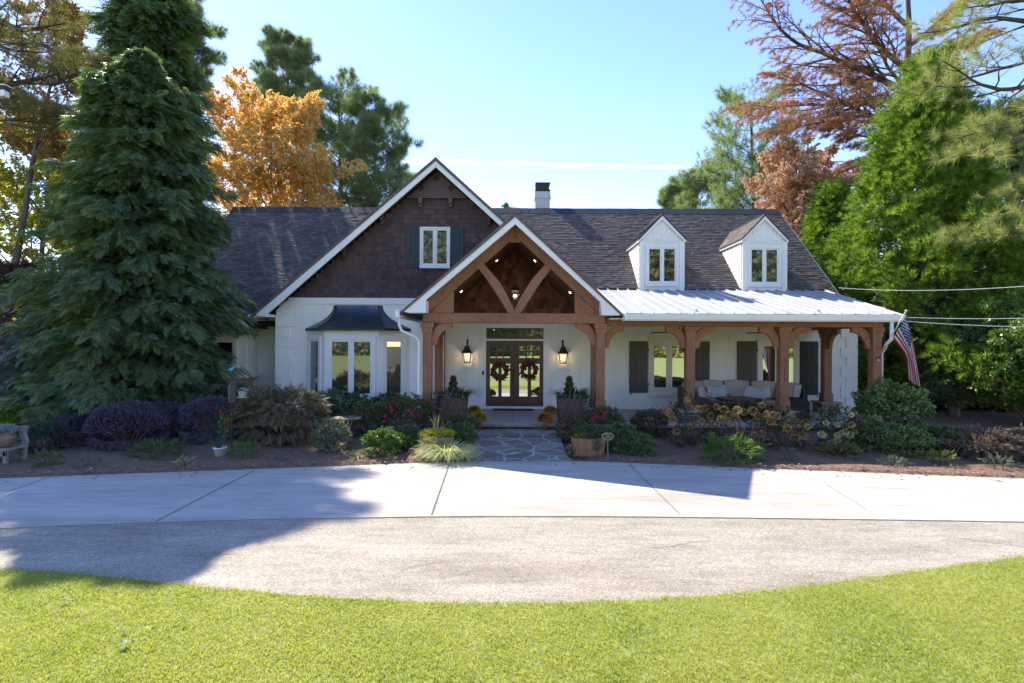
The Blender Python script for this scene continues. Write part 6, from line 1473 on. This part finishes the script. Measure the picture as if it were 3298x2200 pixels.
# pines
def dome(start, rmax, a=1.6, c=.75):
    def f(t):
        u = (t - start) / (1 - start); return rmax * math.sqrt(max(.05, 1 - (a * u - c) ** 2))
    return f
TP = T_tuft(13, 1.2, .034, 8)
PP = dict(up=[0, .35, .5, .5], wander=.10, kids=[26, 9, 5], start=[.42, .2, .15], ratio=[.5, .55, .55], levels=3, nleaf=4, rr=.45, rise=.35, len0=lambda t: 5.0 * (1 - t) ** .7 + .6, step=.8, lj=.5)
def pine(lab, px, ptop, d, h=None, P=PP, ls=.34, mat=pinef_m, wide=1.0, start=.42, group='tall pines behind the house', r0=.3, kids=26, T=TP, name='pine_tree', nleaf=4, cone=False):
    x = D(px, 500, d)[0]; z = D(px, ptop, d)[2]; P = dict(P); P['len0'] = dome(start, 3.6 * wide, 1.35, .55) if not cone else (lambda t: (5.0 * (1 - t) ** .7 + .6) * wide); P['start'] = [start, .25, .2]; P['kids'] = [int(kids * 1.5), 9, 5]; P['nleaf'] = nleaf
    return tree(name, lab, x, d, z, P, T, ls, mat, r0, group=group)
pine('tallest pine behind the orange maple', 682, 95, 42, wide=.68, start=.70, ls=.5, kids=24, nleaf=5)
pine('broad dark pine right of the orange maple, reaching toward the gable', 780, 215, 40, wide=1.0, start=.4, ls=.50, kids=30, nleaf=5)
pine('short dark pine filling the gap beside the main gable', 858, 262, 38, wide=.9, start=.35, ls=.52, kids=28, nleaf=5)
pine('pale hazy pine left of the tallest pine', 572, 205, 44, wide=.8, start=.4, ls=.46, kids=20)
pine('hazy pine whose twigs show right of the huge evergreen top', 405, -35, 24.5, wide=.42, start=.74, ls=.34, kids=14, nleaf=5)
pine('open dark pine right of the dormers', 1742, 225, 38, wide=1.1, start=.42, ls=.42, kids=22)
pine('low round pine above the roof ridge, left of the open pine', 1690, 380, 42, wide=1.2, start=.3, ls=.46, kids=20)
pine('small far pine tip above the ridge right of the dormers', 1544, 430, 48, wide=.55, start=.5, ls=.55, kids=20)
pine('small far pine between the low round pine and the pine tip', 1618, 410, 46, wide=1.0, start=.4, ls=.55, kids=20)
conifer('evergreen', 'tiny dark evergreen tip just over the ridge left of the chimney', D(1168, 500, 48)[0], 48, D(1168, 471, 48)[2], lambda t: 2.6 * (1 - t) ** .5, 60, 14, TU, .7, dkcon_m)
# left pine with the long branch in front of the sky
PL = dict(up=[0, .2, .3, .3], wander=.12, kids=[0, 11, 5], start=[.3, .12, .2], ratio=[.5, .42, .5], levels=3, nleaf=5, rr=.5, step=.5, lj=.6)
q = lambda px, py, d: wpt(px, py, d)
def limb(a, c, r): return (a, c - a, float(np.linalg.norm(c - a)), r)
tx = D(-120, 500, 19)[0]
limbs = [limb(q(-110, 262, 19), q(120, 190, 18.5), .16), limb(q(110, 190, 18.5), q(255, 178, 18), .10), limb(q(-110, 262, 19), q(160, 262, 18.5), .07), limb(q(-110, 100, 19), q(150, 70, 19), .12), limb(q(-110, 20, 19), q(190, -10, 19.5), .12), limb(q(-110, 60, 19), q(90, 130, 18), .09), limb(q(-110, -60, 19), q(120, -70, 19), .12), limb(q(-110, 180, 19), q(60, 240, 19.5), .09), limb(q(-60, 270, 19), q(100, 330, 18.5), .05)]
tree('pine_tree', 'near pine at the upper left with a long curved branch', tx, 19, 15, PL, T_tuft(16, 1.1, .028, 4), .30, pineo_m, .3, limbs=limbs)
DEC = dict(up=[0, .5, .4, .3], wander=.16, kids=[26, 7, 5], start=[.28, .2, .15], ratio=[.5, .5, .5], levels=3, nleaf=4, rr=.45, rise=.7, len0=lambda t: 3.6 * (1 - t * .75) + .3, step=.7, lj=1.0)
def decid(name, lab, px, ptop, d, mat, wide=1.0, start=.28, ls=.3, kids=26, group=None, T=TW, nleaf=5, r0=.2, rise=.7, bm=None):
    x = D(px, 500, d)[0]; z = D(px, ptop, d)[2]; P = dict(DEC); P['len0'] = dome(start, 2.9 * wide); P['start'] = [start, .2, .15]; P['kids'] = [kids, 7, 5]; P['nleaf'] = nleaf; P['rise'] = rise
    return tree(name, lab, x, d, z * .92, P, T, ls, mat, r0, bmat=bm or barkg_m, group=group)
decid('maple_tree', 'rounded orange autumn maple behind the left roof', 640, 275, 32, orange_m, 1.85, .26, .38, 56, nleaf=8)
decid('autumn_tree', 'orange leaved tree at the upper left corner above the pine branch', 5, -60, 24, orangeb_m, .95, .6, .32, 24)
decid('yellow_tree', 'sunlit yellow green tree left of the huge evergreen', 75, 275, 27, yellow_m, 1.25, .2, .34, 40)
decid('yellow_tree', 'yellow green tree partly hidden behind the huge evergreen', 200, 350, 31, yellow_m, .9, .25, .36, 24)
decid('brown_tree', 'dark brown leaved tree at the left edge behind the fence', 15, 585, 20, brown_m, .62, .15, .22, 22)
decid('yellow_tree', 'low yellow tree over the right end of the roof', 1830, 405, 30, yellow_m, .9, .35, .34, 24)
decid('tan_tree', 'pinkish tan tree between the roof end and the small cedar', 1868, 325, 27.5, tan_m, 1.05, .3, .34, 36)
decid('leafy_tree', 'bright leafy small tree at the right edge below the cables', 2372, 735, 15.5, lgreen_m, .62, .1, .20, 34, nleaf=7, rise=.5)
decid('leafy_tree', 'dark understory tree behind the rhododendron', 2190, 760, 17.5, dgreen_m, .5, .1, .2, 26)
# rusty bald cypress
PRS = dict(up=[0, .25, -.1, -.6], wander=.10, kids=[0, 20, 8], start=[.3, .1, .1], ratio=[.5, .42, .42], levels=3, nleaf=8, rr=.5, step=.6, lj=.7, fwd=1.2)
cxp = D(2085, 500, 27)[0]; limbs = []
for a, c, r in (((2085, 215, 27), (1705, 20, 26), .17), ((2085, 160, 27), (1790, -50, 27), .14), ((2085, 235, 27), (1760, 175, 26), .12), ((2085, 300, 27), (1770, 240, 26.5), .12), ((2085, 330, 27), (1790, 330, 27), .11), ((2085, 380, 27), (1800, 420, 27), .10), ((2085, 420, 27), (1830, 490, 27), .09), ((2085, 110, 27), (2220, -20, 27), .10), ((2085, 60, 27), (1900, -120, 27), .12), ((2085, 140, 27), (2260, 60, 28), .10), ((2085, 260, 27), (1850, 330, 25), .10), ((2085, 200, 27), (1880, 90, 25), .10), ((2085, 340, 27), (1960, 380, 25), .08), ((2085, 280, 28), (1900, 190, 29), .08)):
    limbs.append(limb(q(*a), q(*c), r))
tree('cypress_tree', 'tall rust brown cypress with long arching bare limbs at the upper right', cxp, 27, 21, PRS, T_tuft(9, 1.2, .09, 6), .20, rust_m, .42, limbs=limbs)
# near pine boughs at the upper right
PR = dict(up=[0, .1, .35, .5], wander=.10, kids=[0, 9, 4], start=[.3, .15, .2], ratio=[.5, .40, .5], levels=3, nleaf=4, rr=.5, step=.5, lj=.45)
limbs = [limb(q(2480, 60, 16), q(2120, 90, 15.5), .09), limb(q(2480, 150, 16), q(2090, 205, 15), .09), limb(q(2480, 230, 16), q(2130, 330, 15), .08), limb(q(2480, -20, 16), q(2180, 10, 16), .09), limb(q(2480, 270, 16), q(2260, 300, 14.5), .06), limb(q(2480, 560, 16), q(2300, 600, 14.5), .05), limb(q(2480, 330, 16), q(2330, 470, 15), .04), limb(q(2480, 110, 16), q(2250, 160, 14.5), .07)]
tree('pine_tree', 'near pine reaching in from the right edge with pale long needles', D(2490, 500, 16)[0], 16, 15, PR, T_tuft(22, .85, .022, 12), .34, M_leaf('pale_long_needles', [(.09, .13, .05), (.18, .22, .08), (.32, .34, .15), (.42, .36, .18)], .4, .5, .3, .6), .32, limbs=limbs)
# far woods
far_m = M_leaf('far_wood_leaf', [(0.078, 0.117, 0.052), (0.156, 0.195, 0.065), (0.286, 0.247, 0.091), (0.208, 0.234, 0.078)], .35, .8, nscale=.12)
def woods(n, xr, yr, hmax, name, lab, ls):
    X = N.uniform(xr[0], xr[1], n); Y = N.uniform(yr[0], yr[1], n); H = hmax * (.75 + .25 * np.sin(X * .35) * np.sin(X * .13 + 2)); Z = N.uniform(0, 1, n) * H
    tag(np_obj(name, *scatter(TWb, np.stack([X, Y, Z], 1), rdir(n) + [0, 0, .3], N.uniform(.7, 1.3, n) * ls), far_m), lab, 'woods', kind='stuff')
woods(16000, (-75, -13), (46, 56), 9, 'far_woods', 'distant mixed woods seen between the left trees', 1.1)
woods(9000, (12, 75), (40, 50), 12, 'far_woods', 'distant mixed woods behind the right cedars', 1.1)
woods(9000, (-40, -13.5), (24, 30), 3.4, 'undergrowth', 'dark undergrowth behind the left fence', .5)
woods(12000, (12.5, 40), (21, 27), 4.2, 'undergrowth', 'dark undergrowth under the right cedars', .5)
woods(8000, (12, 58), (-78, -66), 36, 'far_woods', 'tall woods mirrored in the dormer windows', 2.4)
woods(3500, (-18, -6), (-78, -66), 32, 'far_woods', 'tall woods mirrored in the gable window', 2.4)
woods(12000, (-90, 90), (-86, -76), 8, 'far_woods', 'woods across the lawn, mirrored in the windows', 2.6)
# ================================================================== sky, sun, camera
w = bpy.data.worlds.new('World'); SC.world = w; w.use_nodes = True; nt = w.node_tree
AZ, EL = 35.4, 42.2
sky = nt.nodes.new('ShaderNodeTexSky'); sky.sky_type = 'NISHITA'; sky.sun_disc = False
sky.sun_elevation = math.radians(EL); sky.sun_rotation = math.radians(-AZ); sky.altitude = 200; sky.air_density = 1.0; sky.dust_density = .05; sky.ozone_density = 2.0
bg = nt.nodes['Background']; hs = nn(nt, 'HueSaturation'); hs.inputs['Saturation'].default_value = 1.2; hs.inputs['Hue'].default_value = .514; nt.links.new(sky.outputs[0], hs.inputs['Color']); nt.links.new(mixc(nt, 1.0, hs.outputs[0], (1.0, .85, .78), 'MULTIPLY'), bg.inputs[0]); bg.inputs[1].default_value = .108
sl = bpy.data.lights.new('sun', 'SUN'); sl.energy = 2.35; sl.angle = math.radians(.53); sl.color = (1, .90, .75)
so = bpy.data.objects.new('sun', sl); COL.objects.link(so)
a, e = math.radians(AZ), math.radians(EL)
sd = Vector((-math.sin(a) * math.cos(e), math.cos(a) * math.cos(e), math.sin(e)))
so.rotation_euler = sd.to_track_quat('Z', 'Y').to_euler(); so.location = (-20, 20, 40)
# contrail high above
ctm, nt, b_, o_ = new_mat('contrail_ice')
v = coords(nt, (.0008, 1, .004)); tr_ = nn(nt, 'BsdfTransparent'); di = nn(nt, 'BsdfTranslucent'); di.inputs[0].default_value = (1, 1, 1, 1)
mx = nn(nt, 'MixShader'); f = ramp(nt, noise(nt, v, 3, 5, .6), [(.35, (.04,) * 3), (.68, (.33,) * 3)])
nt.links.new(f, mx.inputs[0]); nt.links.new(tr_.outputs[0], mx.inputs[1]); nt.links.new(di.outputs[0], mx.inputs[2]); nt.links.new(mx.outputs[0], o_.inputs[0])
b = B(); pts = [D(905 + 750 * i / 30, 370 + 16 * i / 30 + 1.5 * math.sin(i * .9), 4000) for i in range(31)]
b.tube(pts, [9 + 3 * math.sin(i * 1.3) + 8 * (1 - i / 30) for i in range(31)], 8); ct = b.build('contrail', ctm); ct.visible_shadow = True
kind(ct, 'stuff', 'thin white contrail across the blue sky above the roof ridge')
cam = bpy.data.cameras.new('camera'); co = bpy.data.objects.new('camera', cam); COL.objects.link(co); SC.camera = co
cam.sensor_width = 36; cam.lens = 1250 / 2351 * 36; cam.shift_x = -2.5 / 2351; cam.shift_y = 6 / 2351
cam.clip_start = .1; cam.clip_end = 9000
co.location = (0, 0, EZ); co.rotation_euler = (Matrix.Rotation(PI / 2, 4, 'X') @ Matrix.Rotation(ROLL, 4, 'Z')).to_euler()
SC.view_settings.view_transform = 'Standard'; SC.view_settings.look = 'None'; SC.view_settings.exposure = 2.25; SC.view_settings.gamma = 1
SC.cycles.max_bounces = 8; SC.cycles.transparent_max_bounces = 12; SC.cycles.caustics_reflective = False; SC.cycles.caustics_refractive = False
